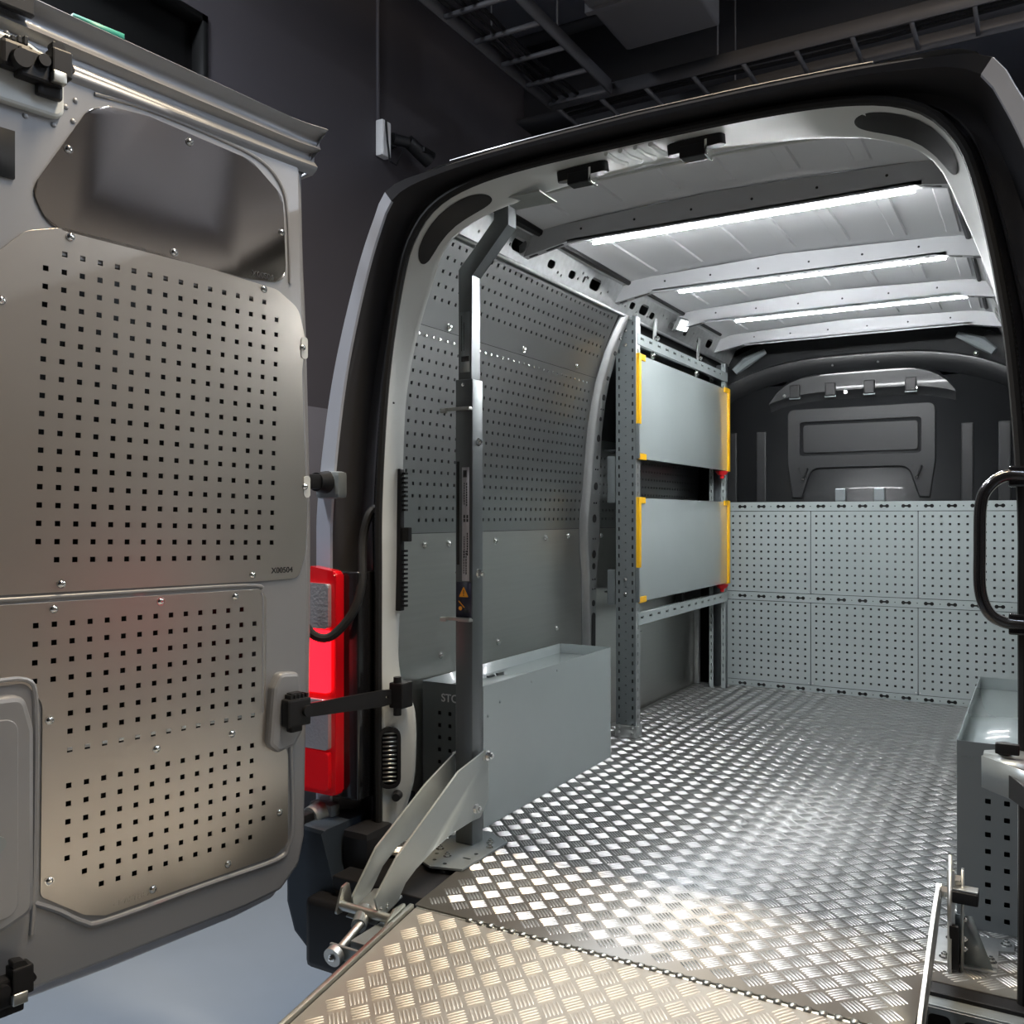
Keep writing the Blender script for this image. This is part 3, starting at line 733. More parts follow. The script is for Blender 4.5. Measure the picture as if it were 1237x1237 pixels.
# ---- bumper with corners
MB().box(-1.66, .06, 1.79, 1.93, -.25, -.065, .02).build('bumper', 'black', van, label='black plastic rear bumper')
for s_ in (-1, 1):
    X = lambda x: XC + s_ * x
    poly = [(.835, .095), (.955, .10), (.972, .02), (.972, -.12), (.945, -.195), (.88, -.245), (.76, -.255), (.70, -.20), (.71, -.11), (.80, -.09), (.83, 0)]
    bc = MB().prism([(X(a), z) for a, z in poly], XZ, 1.84, 2.25, .012).build('bumper_corner', 'bumper', van, label='blue grey bumper corner')
    MB().box(X(.895), X(.845), 1.834, 1.85, -.205, -.135, .008).build('reflector', 'reflector', bc, label='red reflector')
    if s_ < 0: MB().box(X(.83), X(.74), 1.90, 2.02, -.23, .085, .02).build('bumper_bracket', 'black', van)
    # tail lamp
    tl = MB().prism(rpoly([(X(.852), .165), (X(.852), .775), (X(.952), .79), (X(.978), .70), (X(.978), .165)], .012), XZ, 1.905, 1.938, .008).build('tail_lamp', 'redlens', van, label='tall red tail lamp, lit')
    for z0, z1, m_, nm in ((.62, .742, 'clearlens', 'clear_lens'), (.445, .615, 'redglow', 'lit_lens'), (.29, .405, 'clearlens', 'clear_lens'), (.18, .285, 'redlens', 'red_lens')):
        MB().prism(rpoly([(X(.868), z0), (X(.868), z1), (X(.962), z1 + .003), (X(.968), z0)], .01), XZ, 1.892, 1.91, .005).build(nm, m_, tl)
    MB().box(X(.865), X(.965), 1.888, 1.905, .412, .428, .002).build('lens_rib', 'clearlens', tl)
    MB().box(X(.962), X(.80), 1.938, 2.02, .15, .775, .006).build('lamp_surround', 'blackgloss', van)
    # hinges
    for z, r_ in ((1.02, .032), (.10, .036)):
        hx = .905 if z > .5 else .93
        h = MB().cyl((X(hx), 1.93, z), (X(hx), 1.885, z), r_, r_ * .8, 20).build('door_hinge', 'black' if z > .5 else 'zinc', van)
        MB().cyl((X(hx), 1.888, z), (X(hx), 1.872, z), r_ * .5, r_ * .3, 14).build('hinge_cap', 'zinc', h)
        MB().box(X(hx - .045), X(hx + .04), 1.925, 1.965, z - .045, z + .03, .012).build('hinge_plate', 'galvgrey', h)
        MB().box(X(hx) - .018, X(hx) + .018, 1.83, 1.90, z - .02, z + .02, .006).build('hinge_arm', 'black', h)
    # wiring hose
MB().tube(catmull([(-1.606, 2.04, .945), (-1.610, 2.0, .935), (-1.622, 1.982, .86), (-1.60, 1.95, .74), (-1.61, 1.92, .66), (-1.655, 1.88, .60), (-1.70, 1.85, .62), (-1.722, 1.84, .70), (-1.73, 1.83, .80)], 5), .0125, 10).build('wiring_hose', 'rubber', van)
MB().cyl((-1.606, 2.035, .943), (-1.609, 2.008, .938), .03, .016, 14).build('hose_boot', 'rubber', van)
# grab handle at the right of the opening
gp = catmull([(-.02, 1.98, 1.003), (-.055, 1.975, 1.004), (-.082, 1.97, .985), (-.096, 1.968, .95), (-.098, 1.968, .865), (-.097, 1.968, .785), (-.082, 1.97, .742), (-.055, 1.975, .725), (-.02, 1.98, .722)], 6)
gh = MB().tube(gp, .0112, 14).build('grab_handle', 'blackgloss', van, label='black tubular grab handle')
for z in (1.003, .722): MB().box(-.05, -.02, 1.972, 1.995, z - .02, z + .02, .004).build('handle_foot', 'blackgloss', gh)
# ---- check arms
def check_arm(a, b, name_label, parent):
    a, b = Vector(a), Vector(b); d_ = (b - a); L = d_.length; fr_ = frame(a, d_, (0, 0, 1))
    o = plate('check_arm', rpoly([(0, -.021), (L * .12, -.024), (L, -.016), (L, .016), (L * .12, .021), (0, .019)], .004), [slot(L * .06, 0, .004, .004)], fr_, .008, 'black', parent, .001, label=name_label)
    return o, fr_, L
ca, cfm, cL = check_arm((-1.535, 2.005, .432), (-1.628, 1.70, .432), 'black flat door check arm', van)
MB().box(cL * .72, cL * .80, -.012, .012, .0078, .0088, mtx=cfm).build('label', 'paper', ca)
MB().box(-1.545, -1.50, 2.0, 2.05, .40, .47, .004).cyl((-1.525, 2.012, .38), (-1.525, 2.012, .485), .011).build('arm_bracket', 'black', van)
cb, cfm2, cL2 = check_arm((-.075, 1.93, .452), (.03, 1.70, .44), 'steel door check arm', van)
MB().prism([(-.090, 1.90), (-.090, 1.955), (-.03, 2.0), (.0, 1.96), (-.02, 1.84)], Matrix.Identity(4), .478, .482).prism([(-.092, 1.90), (-.088, 1.90), (-.018, 1.82), (-.022, 1.82)], Matrix.Identity(4), .425, .484).build('arm_bracket', 'galvgrey', van)
MB().cyl((-.055, 1.93, .484), (-.055, 1.93, .505), .012).box(-.07, -.03, 1.90, 1.915, .49, .51, .003).build('arm_pivot', 'black', van)

# ------------------------------------------------------------------ rear doors
PH = Vector((-1.638, 1.79, 0)); A_ = R(10.4)
U = Vector((-math.sin(A_), -math.cos(A_), 0)); N = Vector((math.cos(A_), -math.sin(A_), 0))
FD = frame(PH, U, (0, 0, 1), N)
def W(s_, z, d_): return PH + U * s_ + Vector((0, 0, z)) + N * d_
def FDd(d_): return frame(PH + N * d_, U, (0, 0, 1), N)
SE = .93
door = thing = None
rd = bpy.data.objects.new('rear_door', None); link(rd, van); rd['label'] = 'silver rear door swung open, lined with brushed steel sheets'
outl = [(.010, .10), (.028, .0), (.075, -.055), (.19, -.068), (.50, -.075), (SE, -.07), (SE, 1.96), (.30, 1.925), (.0, 1.90), (.028, 1.83), (.022, 1.60), (.014, 1.40), (.002, 1.0), (.0, .75), (.006, .40)]
plate('outer_skin', rpoly(outl, [0, .03, .03, .1, 0, .05, .05, 0, .02, .02, 0, 0, 0, 0, 0]), [], FDd(-.085), .03, 'silver', rd, .006)
winp = [(.53, 1.812), (.439, 1.820), (.176, 1.800), (.083, 1.735), (.072, 1.515), (.20, 1.508), (.655, 1.520), (.690, 1.59), (.575, 1.79)]
winr = [.05, .05, .09, .05, .05, .05, .08, .05, .05]
midp = [(.80, 1.40), (.70, 1.503), (.626, 1.527), (.45, 1.523), (.10, 1.497), (.035, 1.46), (.014, 1.385), (.024, 1.30), (.019, 1.13), (.008, .96), (.014, .83), (.035, .768), (.13, .766), (.80, .772)]
midr = [.1, .06, .02, 0, .05, .05, .04, .1, .1, .1, .05, .03, .02, 0]
lowp = [(.78, .752), (.152, .747), (.131, .725), (.133, .563), (.133, .396), (.068, .335), (.068, .094), (.109, .074), (.539, .069), (.583, .085), (.672, .152), (.668, .545), (.70, .592), (.78, .592)]
lowr = [0, .02, .02, 0, .05, .05, .03, .02, .02, .04, .02, .04, .03, 0]
def inset(pl, k):
    c = Vector((sum(p[0] for p in pl) / len(pl), sum(p[1] for p in pl) / len(pl)))
    out = []
    for p in pl:
        v = c - Vector(p); out.append((p[0] + k * (1 if v.x > 0 else -1), p[1] + k * (1 if v.y > 0 else -1)))
    return out
inl = [(.012, .10), (.030, .03), (.085, -.02), (.19, -.03), (.60, -.035), (SE - .01, -.035), (SE - .01, 1.89), (.30, 1.862), (.03, 1.835), (.026, 1.80), (.014, 1.40), (.002, 1.0), (.0, .75), (.006, .40)]
wi = rpoly([(.50, 1.79), (.18, 1.775), (.11, 1.72), (.10, 1.545), (.62, 1.545), (.655, 1.60)], .04)
mi = rpoly([(.74, 1.36), (.66, 1.47), (.12, 1.46), (.055, 1.40), (.055, .83), (.12, .80), (.74, .80)], .03)
lo = rpoly([(.74, .72), (.16, .72), (.155, .37), (.095, .32), (.095, .11), (.53, .10), (.64, .16), (.64, .56), (.74, .61)], .02)
plate('pressed_panel', rpoly(inl, [0, .03, .03, .1, 0, .03, .03, 0, .02, .02, 0, 0, 0, 0]), [wi, mi, lo], FDd(-.056), .050, 'door_in', rd, .009)
MB().box(.05, .80, .05, 1.80, -.0562, -.050, mtx=FD).build('cavity', 'black_void', rd)  # black sheet paints the dark seen through the lining holes
dup_parts = []
def sheet(name, pl, rr, holes, m, lab=None, angle=20):
    return plate(name, rpoly(pl, rr), holes, FDd(-.0045), .0022, m, rd, .0005, angle, label=lab)
rot = R(1.5); px_ = .0373
def lattice(s0, z0, i, j):   # i columns away from the hinge, j rows up
    c, s_ = math.cos(rot), math.sin(rot)
    return (s0 + px_ * (i * c - j * s_), z0 + px_ * (i * s_ + j * c))
hl = .0056
holes = []
for j in range(0, 16):
    for i in range(0, 16):
        if j == 0 and False: continue
        q = lattice(.117, .861, i, j)
        if j == 15 and i == 0: continue
        holes.append(sq(q[0], q[1], hl, rot))
for i in range(1, 15): holes.append(sq(*lattice(.117, .861, i, -1), hl, rot))
# measured: rows go up to z 1.45
for i in range(1, 16): 
    pass
mid = None
rows_total = [(i, j) for j in range(-1, 0) for i in range(1, 15)]
holes = []
for j in range(-1, 17):
    for i in range(0, 16):
        if j == -1 and (i == 0 or i == 15): continue
        if j == 16 and (i < 1 or i > 14): continue
        if j == 15 and i > 15: continue
        q = lattice(.117, .861, i, j)
        holes.append(sq(q[0], q[1], hl, rot))
sheet('middle_lining', midp, midr, holes, 'brushed', 'brushed steel sheet with rows of square holes')
def low_lattice(i, k): return (.142 + .0368 * i - .023 * .0373 * k, .140 + .0373 * k + .010 * .0368 * i * k / 15)
span = {0: (1, 11), 1: (0, 12), 2: (0, 13), 3: (0, 13), 12: (1, 15), 13: (1, 15), 14: (1, 15), 15: (2, 15)}
holes = []
for k in range(16):
    if k in (7, 8): continue              # screws and half pressed tabs sit here
    for i in range(span.get(k, (1, 13))[0], span.get(k, (1, 13))[1] + 1):
        holes.append(sq(*low_lattice(i, k), hl, .012))
sheet('lower_lining', lowp, lowr, holes, 'brushed', 'brushed steel sheet with square holes and a flat middle band')
sheet('upper_lining', winp, winr, [], 'polished', 'plain polished steel sheet over the window opening', 50)
NS_ = [(.616, 1.692), (.341, 1.793), (.087, 1.643), (.379, 1.529), (.612, 1.51), (.14, 1.49), (.747, 1.354), (.023, 1.361), (.016, 1.003), (.173, .782), (.631, .787), (.646, .736), (.412, .735), (.221, .733), (.654, .508), (.422, .404), (.23, .403), (.655, .179), (.431, .092), (.241, .093), (.094, .18)]
for s_, z in NS_: screw(W(s_, z, -.002), N, rd, .0075, .005)
for s_, z in ((.022, 1.361), (.014, 1.003)):
    MB().prism(slot(s_ - .004, z, .010, .028), FDd(-.001), -.004, .0008).build('pale_patch', 'primer', rd)
# pressed beads round the linings
def beadp(pts, r_, d_=-.002, m='door_in'):
    MB().tube([W(a, z, d_) for a, z in rpoly(pts, .02, 4)], r_, 8).build('bead', m, rd)
MB().tube([W(a, z, -.0055) for a, z in catmull([(.058, .34), (.052, .20), (.055, .12), (.066, .088), (.10, .062), (.3, .060), (.535, .056), (.585, .070), (.635, .110), (.684, .142)], 5)], .0065, 8).build('bead', 'door_in', rd)
MB().tube([W(a, z, -.0055) for a, z in catmull([(.688, .08), (.684, .142), (.681, .30), (.680, .54), (.70, .598), (.78, .60)], 4)], .006, 8).build('bead', 'door_in', rd)
MB().tube([W(a, z, -.0055) for a, z in catmull([(.142, .44), (.143, .56), (.142, .70), (.146, .735), (.165, .756), (.40, .760), (.9, .762)], 5)], .0045, 8).build('bead', 'door_in', rd)
MB().tube([W(a, z, -.0065) for a, z in catmull([(.060, 1.52), (.062, 1.60), (.068, 1.70), (.085, 1.76), (.14, 1.805), (.25, 1.825), (.44, 1.835), (.56, 1.828)], 5)], .005, 8).build('bead', 'door_in', rd)
# lower skirt bulge following the lining edge
def ridge(name, lower, upper, h, m='door_in'):
    A = resample([Vector((*p, 0)) for p in catmull([Vector(q) for q in lower], 6)], 40); B = resample([Vector((*p, 0)) for p in catmull([Vector(q) for q in upper], 6)], 40)
    rows = []
    for f_, hh in ((0, -.012), (.06, h * .7), (.2, h), (.8, h * .6), (1, -.012)):
        rows.append([W(a.x * (1 - f_) + b.x * f_, a.y * (1 - f_) + b.y * f_, hh) for a, b in zip(A, B)])
    MB().grid(rows).build(name, m, rd)
# housings: handle side and check arm side
plate('handle_housing', rpoly([(.692, .135), (.692, .50), (.71, .572), (.93, .575), (.93, .105), (.75, .112)], [.03, .02, .03, 0, 0, .03]), [], FDd(-.01), .032, 'door_in', rd, .011)
plate('handle_panel', rpoly(rect(.725, .14, .925, .53), .03), [], FDd(.02), .006, 'door_in', rd, .002)
MB().cyl(W(.765, .29, .026), W(.765, .29, .031), .016, n=18).build('cap', 'galvgrey', rd)
plate('arm_housing', rpoly([(.138, .36), (.125, .50), (.105, .535), (.045, .53), (.035, .38), (.060, .345), (.11, .335)], [.02, .02, .02, .02, .02, .02, .02]), [], FDd(-.01), .030, 'door_in', rd, .010)
la = MB(); la.box(.035, .105, .40, .47, .018, .05, .006, FD); la.box(.055, .09, .385, .485, .02, .042, .005, FD); la.cyl(W(.05, .437, .05), W(.05, .437, .06), .014)
for i in range(5): la.box(.04 + i * .012, .046 + i * .012, .46, .48, .02, .045, .001, FD)
la.build('arm_catch', 'black', rd)
# seal strip along the free side and hinge edge return
MB().tube([W(a, z, -.028) for a, z in catmull([(-.004, .40), (-.008, .75), (-.006, 1.0), (.006, 1.40), (.016, 1.60), (.022, 1.82)], 5)], .010, 8).build('edge_return', 'door_in', rd)
# top weather flange profile
prof = [(-.012, 1.822), (.002, 1.832), (.004, 1.842), (-.006, 1.850), (-.018, 1.862), (-.020, 1.880), (-.006, 1.888), (.000, 1.892), (-.008, 1.900), (-.014, 1.915), (-.006, 1.928), (.008, 1.934), (.014, 1.942), (.004, 1.948), (-.06, 1.948)]
rowsT = []
for k in range(25):
    s_ = -.015 + (SE + .015) * k / 24
    fl_ = max(0, 1 - (s_ + .015) / .09) ** 2
    dz = .055 * s_ - .010
    rowsT.append([W(s_ - .022 * fl_ * q / 14, z + dz * (.4 + .6 * q / 14) , d_ + .02 * fl_ * q / 14) for q, (d_, z) in enumerate(prof)])
MB().grid(rowsT).build('weather_flange', 'door_in', rd, angle=60)
MB().grid([[W(-.015 - .022 * q / 14, z - .011 * (.4 + .6 * q / 14), d_ + .02 * q / 14) for q, (d_, z) in enumerate(prof[:14])], [W(.02, 1.80, -.055)] * 14]).build('flange_end', 'door_in', rd)
MB().box(.50, .61, 1.963, 1.976, -.03, .006, mtx=FD).build('tape', 'teal', rd)
MB().box(.69, .80, 1.93, 1.985, .0, .018, .004, FD).build('latch_cover', 'black', rd)
# upper and lower latches
plate('latch_pan', rpoly([(.628, 1.745), (.628, 1.85), (.70, 1.88), (.90, 1.885), (.90, 1.745)], .025), [], FDd(-.008), .018, 'primer', rd, .007)
for (cs, cz) in ((.690, 1.825), (.765, .0)):
    lt = MB(); lt.box(cs - .045, cs + .04, cz - .03, cz + .028, .01, .04, .006, FD); lt.box(cs - .06, cs - .02, cz - .01, cz + .045, .012, .05, .004, FD); lt.box(cs + .01, cs + .07, cz - .02, cz + .035, .008, .035, .008, FD)
    lt.box(cs - .05, cs + .0, cz - .05, cz - .02, .01, .03, .006, FD)
    for k in range(4): lt.box(cs + .02 + k * .012, cs + .027 + k * .012, cz + .035, cz + .052 - .004 * k, .012, .034, .001, FD)
    lt.prism(rpoly([(cs - .07, cz + .01), (cs - .045, cz + .055), (cs - .02, cz + .060), (cs - .028, cz + .03), (cs - .045, cz + .0)], .006), FDd(0), .02, .044, .002)
    lt.cyl(W(cs + .035, cz, .03), W(cs + .035, cz, .05), .022, .018, 18).cyl(W(cs - .005, cz + .01, .038), W(cs - .005, cz + .01, .052), .012, n=14)
    lt = lt.build('latch', 'black', rd)
    MB().box(cs - .048, cs - .020, cz - .025, cz - .002, .03, .053, .003, FD).build('latch_bolt', 'zinc', lt)
MB().box(.722, .93, 1.60, 1.695, -.008, .001, mtx=FD).build('upper_opening', 'black_void', rd)
for s_, z in ((.60, 1.80), (.605, 1.755), (.645, 1.735), (.70, 1.735), (.62, 1.78), (.70, 1.885), (.735, 1.888)):
    MB().dome(W(s_, z, -.0065), N, .006, .004, 8).build('spot_weld', 'door_in', rd)
for s_, z, tx in ((.175, 1.517, 'X00S04'), (.118, .784, 'X00504')):
    text('stamped_code', tx, .020, frame(W(s_, z, -.0018), -U, Vector((0, 0, 1)) - U * .0), 'ink', rd)
text('stamped_code', '- MASTER XL1', .017, frame(W(.52, .082, -.0018), -U, (0, 0, 1)), 'brushed', rd)
for i in range(1, 14):
    q = low_lattice(i, 8)
    MB().box(q[0] - .0055, q[0] + .0055, q[1] - .001, q[1] + .005, -.0028, -.0005, .0006, FD).build('pressed_tab', 'chrome', rd)
    MB().box(q[0] - .0055, q[0] + .0055, q[1] - .006, q[1] - .002, -.0028, -.0018, mtx=FD).build('pressed_slot', 'black_void', rd)
# the opposite door: same build mirrored about the middle of the van
rd2 = rd.copy(); C.objects.link(rd2); rd2.parent = van
MX = Matrix.Translation((2 * XC, 0, 0)) @ Matrix.Diagonal((-1, 1, 1, 1))
cache = {}
for o in list(rd.children):
    c = o.copy(); me = o.data.copy(); me.transform(MX); me.flip_normals(); c.data = me; C.objects.link(c); c.parent = rd2
    for g in o.children:
        e = g.copy(); me = g.data.copy(); me.transform(MX); me.flip_normals(); e.data = me; C.objects.link(e); e.parent = c
rd2['label'] = 'other rear door swung open, mostly outside the view'

# ------------------------------------------------------------------ loading ramp with its post and arms
def thing(name, label, cat, group=None):
    return props(link(bpy.data.objects.new(name, None)), label, cat, group)
rp = thing('loading_ramp', 'aluminium tread plate ramp hinged to the van floor, with steel post and swing arms', 'ramp')
SL = math.atan(.174)
RO = Vector((0, 1.762, -.004)); RU = Vector((0, -math.cos(SL), -math.sin(SL))); RN = Vector((0, -math.sin(SL), math.cos(SL)))
FR = frame(RO, (1, 0, 0), -RU, RN)      # local y = up the slope
LR = 3.40
pf_ = MB().box(-1.283, -.200, -LR, 0, -.003, 0, mtx=FR).build('ramp_plate', 'tread_warm', rp, label='aluminium tread plate ramp surface')
lugs('tread_bars', pf_, lambda x, y, m: -1.283 + m < x < -.2 - m and -LR + m < y < -m, -1.32, -.18, -LR, .02, FR, (.02, .01), m='tread_warm')
MB().box(-1.283, -.2, -LR, 0, -.035, -.006, mtx=FR).build('ramp_core', 'trim', rp)
hg = MB().cyl((-1.283, 1.768, -.009), (-.2, 1.768, -.009), .006, n=12).build('hinge_rod', 'trim', rp)
for i in range(34):
    x = -1.14 + i * .028
    MB().cyl((x, 1.768, -.006), (x + .014, 1.768, -.006), .0085, n=10).build('hinge_knuckle', 'trim', rp)
for x in (-1.291, -.205):
    MB().box(x - .006, x + .006, -LR, .0, -.045, .010, .002, FR).build('side_rail', 'trim', rp)
MB().box(-1.312, -1.296, -LR, -.005, -.045, -.012, .002, FR).build('side_flange', 'trim', rp)
# post
px0, px1, py0, py1 = -1.422, -1.366, 2.145, 2.201
PF = at(XZ, (0, 0, 0))
post = MB().box(px0, px1, py0, py1, .008, 1.31, .003).build('post', 'post', rp, label='square grey lift post')
a, c = px0 + .006, px1 - .006
upoly = [(a, 1.30), (c, 1.30), (c, 1.60), (c + .118, 1.722), (c + .118, 1.806), (a + .118, 1.806), (a + .118, 1.742), (a, 1.620)]
MB().prism(upoly, XZ, py0 + .006, py1 - .006, .002).build('upper_post', 'post', rp)
MB().box(-1.31, -1.13, 2.10, 2.20, 1.776, 1.781, .001).box(a + .10, c + .13, 2.12, 2.22, 1.806, 1.812, .001).build('top_plate', 'zinc', rp)
MB().box(px0 + .004, px0 + .013, py0 - .0006, py0 + .001, .79, 1.08).build('slot', 'black_void', post)
# labels on the post
def decal(x0, x1, z0, z1, m, nm='label', d_=.0008, par=None):
    return MB().box(x0, x1, py0 - d_, py0 + .0005, z0, z1).build(nm, m, par or post)
lb = decal(px0 + .022, px1 - .010, .745, 1.063, 'paper')
decal(px0 + .026, px0 + .038, 1.035, 1.055, 'ink', 'print', .0012)
fz = lambda x, z, rz=-90: frame((x, py0 - .0012, z), Vector((0, 0, -1)) if rz else (1, 0, 0), (1, 0, 0))
for i, (x, z, s_) in enumerate(((.038, 1.02, .0055), (.030, 1.02, .0045), (.040, .93, .009), (.030, .93, .009), (.040, .88, .006), (.030, .87, .0045), (.036, .83, .005), (.028, .83, .004))):
    m = MB()
    zz_ = z
    for k in range(9 if s_ < .008 else 2):
        wdt = .004 + .003 * random.random() if s_ < .008 else .009
        m.box(px0 + x - s_ * .3, px0 + x + s_ * .3, py0 - .0012, py0, zz_ - wdt, zz_); zz_ -= wdt + .0018
    m.build('print', 'ink', post)
decal(px0 + .003, px1 - .003, .640, .742, 'navy', 'warning_label')
MB().prism(rpoly([(px0 + .012, .700), (px0 + .044, .700), (px0 + .028, .730)], .002, 3), XZ, py0 - .0014, py0).build('warning_triangle', 'orange', post)
MB().box(px0 + .0268, px0 + .0292, py0 - .0018, py0, .708, .720).box(px0 + .0268, px0 + .0292, py0 - .0018, py0, .703, .706).build('exclamation_mark', 'ink', post)
MB().cyl((px0 + .017, py0 - .0014, .668), (px0 + .017, py0, .668), .006, n=12).box(-.001, .026, -.0012, .0012, 0, .0012, mtx=frame((px0 + .012, py0 - .001, .688), (.7, 0, -.65), (.65, 0, .7))).build('pictogram', 'orange', post)
MB().prism([(px0 + .026, .657), (px0 + .046, .657), (px0 + .044, .664), (px0 + .03, .668)], XZ, py0 - .0014, py0).build('pictogram_base', 'ink', post)
MB().box(a + .006, c - .006, py0 + .0052, py0 + .0065, 1.33, 1.50).build('label', 'galvgrey', post)
MB().box(a + .010, c - .008, py0 + .0048, py0 + .006, 1.36, 1.375).box(a + .010, a + .012, py0 + .0048, py0 + .006, 1.39, 1.49).box(a + .018, a + .0195, py0 + .0048, py0 + .006, 1.39, 1.47).build('print', 'ink', post)
for z in (1.226, .637):
    hx_ = MB().box(px0 - .028, px1 - .0, py0 - .012, py0 - .002, z - .004, z + .006, .002).box(px0 - .045, px0 - .022, py0 - .014, py0, z - .008, z + .005, .003).box(px0 + .02, px1 + .002, py0 - .02, py0, z - .004, z + .003, .001).build('locking_pin', 'zinc', rp)
for x, d_ in ((px1, 1), (px0, -1)):
    hexbolt((x, 2.175, .765), (d_, 0, 0), rp, .009, .012)
    hexbolt((x, 2.175, 1.135 if d_ > 0 else 1.14), (d_, 0, 0), rp, .008, .006)
screw((a + .018, py0 + .004, 1.295), (0, -1, 0), rp, .006, .004)
# base plate on the floor
plate('base_plate', [(-1.46, 2.115), (-1.422, 1.985), (-1.385, 1.968), (-1.30, 1.992), (-1.298, 2.222), (-1.388, 2.272), (-1.46, 2.25)], [circ(-1.40, 2.01, .006), circ(-1.36, 2.0, .006), slot(-1.33, 2.06, .012, .004), circ(-1.325, 2.10, .006), circ(-1.42, 2.05, .006)], Matrix.Translation((0, 0, .0018)), .006, 'galvgrey', rp, .001)
for x, y in ((-1.382, 2.045), (-1.318, 2.16), (-1.335, 2.19), (-1.43, 2.08)): hexbolt((x, y, .0078), (0, 0, 1), rp, .008, .006)
# swing arms
def gusset(x0, x1, pts, name='swing_arm', lab=None):
    return MB().prism(rpoly(pts, .006, 3), YZ, x0, x1, .0012).build(name, 'armsteel', rp, label=lab)
armR = [(2.048, .242), (2.185, .268), (2.202, .262), (2.20, .13), (2.155, .087), (2.115, .090), (2.009, .085), (1.923, .067), (1.853, .046), (1.809, .026), (1.775, -.010), (1.709, -.022), (1.690, .03), (1.776, .101)]
gusset(-1.352, -1.346, armR)
armL = [(2.03, .200), (2.20, .262), (2.20, .13), (2.115, .090), (2.009, .085), (1.90, .070), (1.84, .040), (1.80, .0), (1.757, -.035), (1.725, -.020), (1.723, .004), (1.815, .095)]
gusset(-1.446, -1.440, armL)
for y, z in ((2.193, .252), (2.129, .12)): hexbolt((-1.346, y, z), (1, 0, 0), rp, .010, .012)
MB().cyl((-1.45, 2.175, .247), (-1.345, 2.175, .247), .006).build('pivot_rod', 'zinc', rp)
MB().prism([(-1.44, 1.75), (-1.352, 1.75), (-1.352, 1.86), (-1.40, 1.88), (-1.44, 1.86)], frame((0, 0, -.02 - 1.76 * .25), (1, 0, 0), (0, 1, .25)), 0, .004).build('arm_bridge', 'galv', rp)
MB().cyl((-1.46, 1.70, -.012), (-1.305, 1.70, -.012), .011).build('ramp_pivot', 'zinc', rp)
MB().cyl((-1.40, 1.72, -.02), (-1.375, 1.665, -.03), .020, .018).build('rod_socket', 'galvgrey', rp)
MB().cyl((-1.375, 1.70, -.018), (-1.362, 1.575, -.050), .0095).build('roller_rod', 'zinc', rp)
MB().cyl((-1.362, 1.572, -.052), (-1.361, 1.556, -.055), .022, n=24).build('roller', 'galv', rp)
hexbolt((-1.361, 1.5555, -.055), (-.0, -1, -.15), rp, .006, .003)
MB().box(-1.385, -1.30, 1.575, 1.583, -.066, -.035, .002).box(-1.345, -1.30, 1.60, 1.76, -.045, -.03, .002).build('roller_bracket', 'galvgrey', rp)
MB().prism(rpoly([(1.63, -.04), (1.74, -.03), (1.745, .012), (1.70, .012)], .008), YZ, -1.302, -1.298).build('ear', 'trim', rp)
MB().prism(rpoly([(1.68, -.03), (1.745, -.03), (1.73, .035), (1.705, .03)], .008), YZ, -1.463, -1.457).build('ear', 'zinc', rp)
for y in (1.71, 1.735): screw((-1.346, y, -.002), (1, 0, 0), rp, .005, .003)
# opposite arm and its bracket
armO = [(2.075, .170), (2.105, .150), (2.10, .118), (2.02, .085), (1.90, .048), (1.78, .010), (1.66, -.030), (1.40, -.075), (1.40, -.040), (1.64, .008), (1.74, .058), (1.86, .105), (1.97, .145)]
MB().prism(rpoly(armO, .01, 3), YZ, -.183, -.176, .0012).build('swing_arm', 'zinc', rp)
bo = MB().box(-.162, -.148, 2.06, 2.068, .004, .205, .001); bo.prism([(2.045, .0), (2.10, .0), (2.09, .215), (2.062, .235)], YZ, -.160, -.153)
bo.prism([(2.06, .0), (2.12, .0), (2.10, .20), (2.08, .20)], YZ, -.138, -.133)
bo.build('bracket_upright', 'galv', rp)
MB().box(-.158, -.140, 2.05, 2.062, .006, .095, .002).build('rubber_pad', 'black', rp)
MB().prism([(-.150, .006), (-.080, .006), (-.118, .105), (-.150, .105)], XZ, 2.09, 2.095).build('bracket_gusset', 'galvgrey', rp)
MB().box(-.153, -.105, 2.05, 2.09, .142, .166, .004).build('rubber_stop', 'black', rp)
MB().box(-.152, -.106, 2.055, 2.085, .1665, .170, .001).build('stop_cap', 'galv', rp)
hexbolt((-.153, 2.085, .178), (1, 0, 0), rp, .012, .012)
hexbolt((-.176, 2.085, .150), (1, 0, 0), rp, .012, .012)
plate('bracket_base', [(-.20, 2.075), (-.073, 2.085), (-.073, 2.19), (-.045, 2.20), (-.045, 2.25), (-.12, 2.25), (-.20, 2.25)], [slot(-.085, 2.10, .012, .004), circ(-.06, 2.225, .005)], Matrix.Translation((0, 0, .0015)), .005, 'galv', rp, .001)
for x, y, z in ((-.085, 2.125, .0065), (-.060, 2.225, .0065), (-.17, 2.10, .0065), (-.165, 2.2, .0065)): hexbolt((x, y, z), (0, 0, 1), rp, .008, .006)
for z in (.06, .10, .04): screw((-.133, 2.085, z), (1, 0, 0), rp, .006, .005)

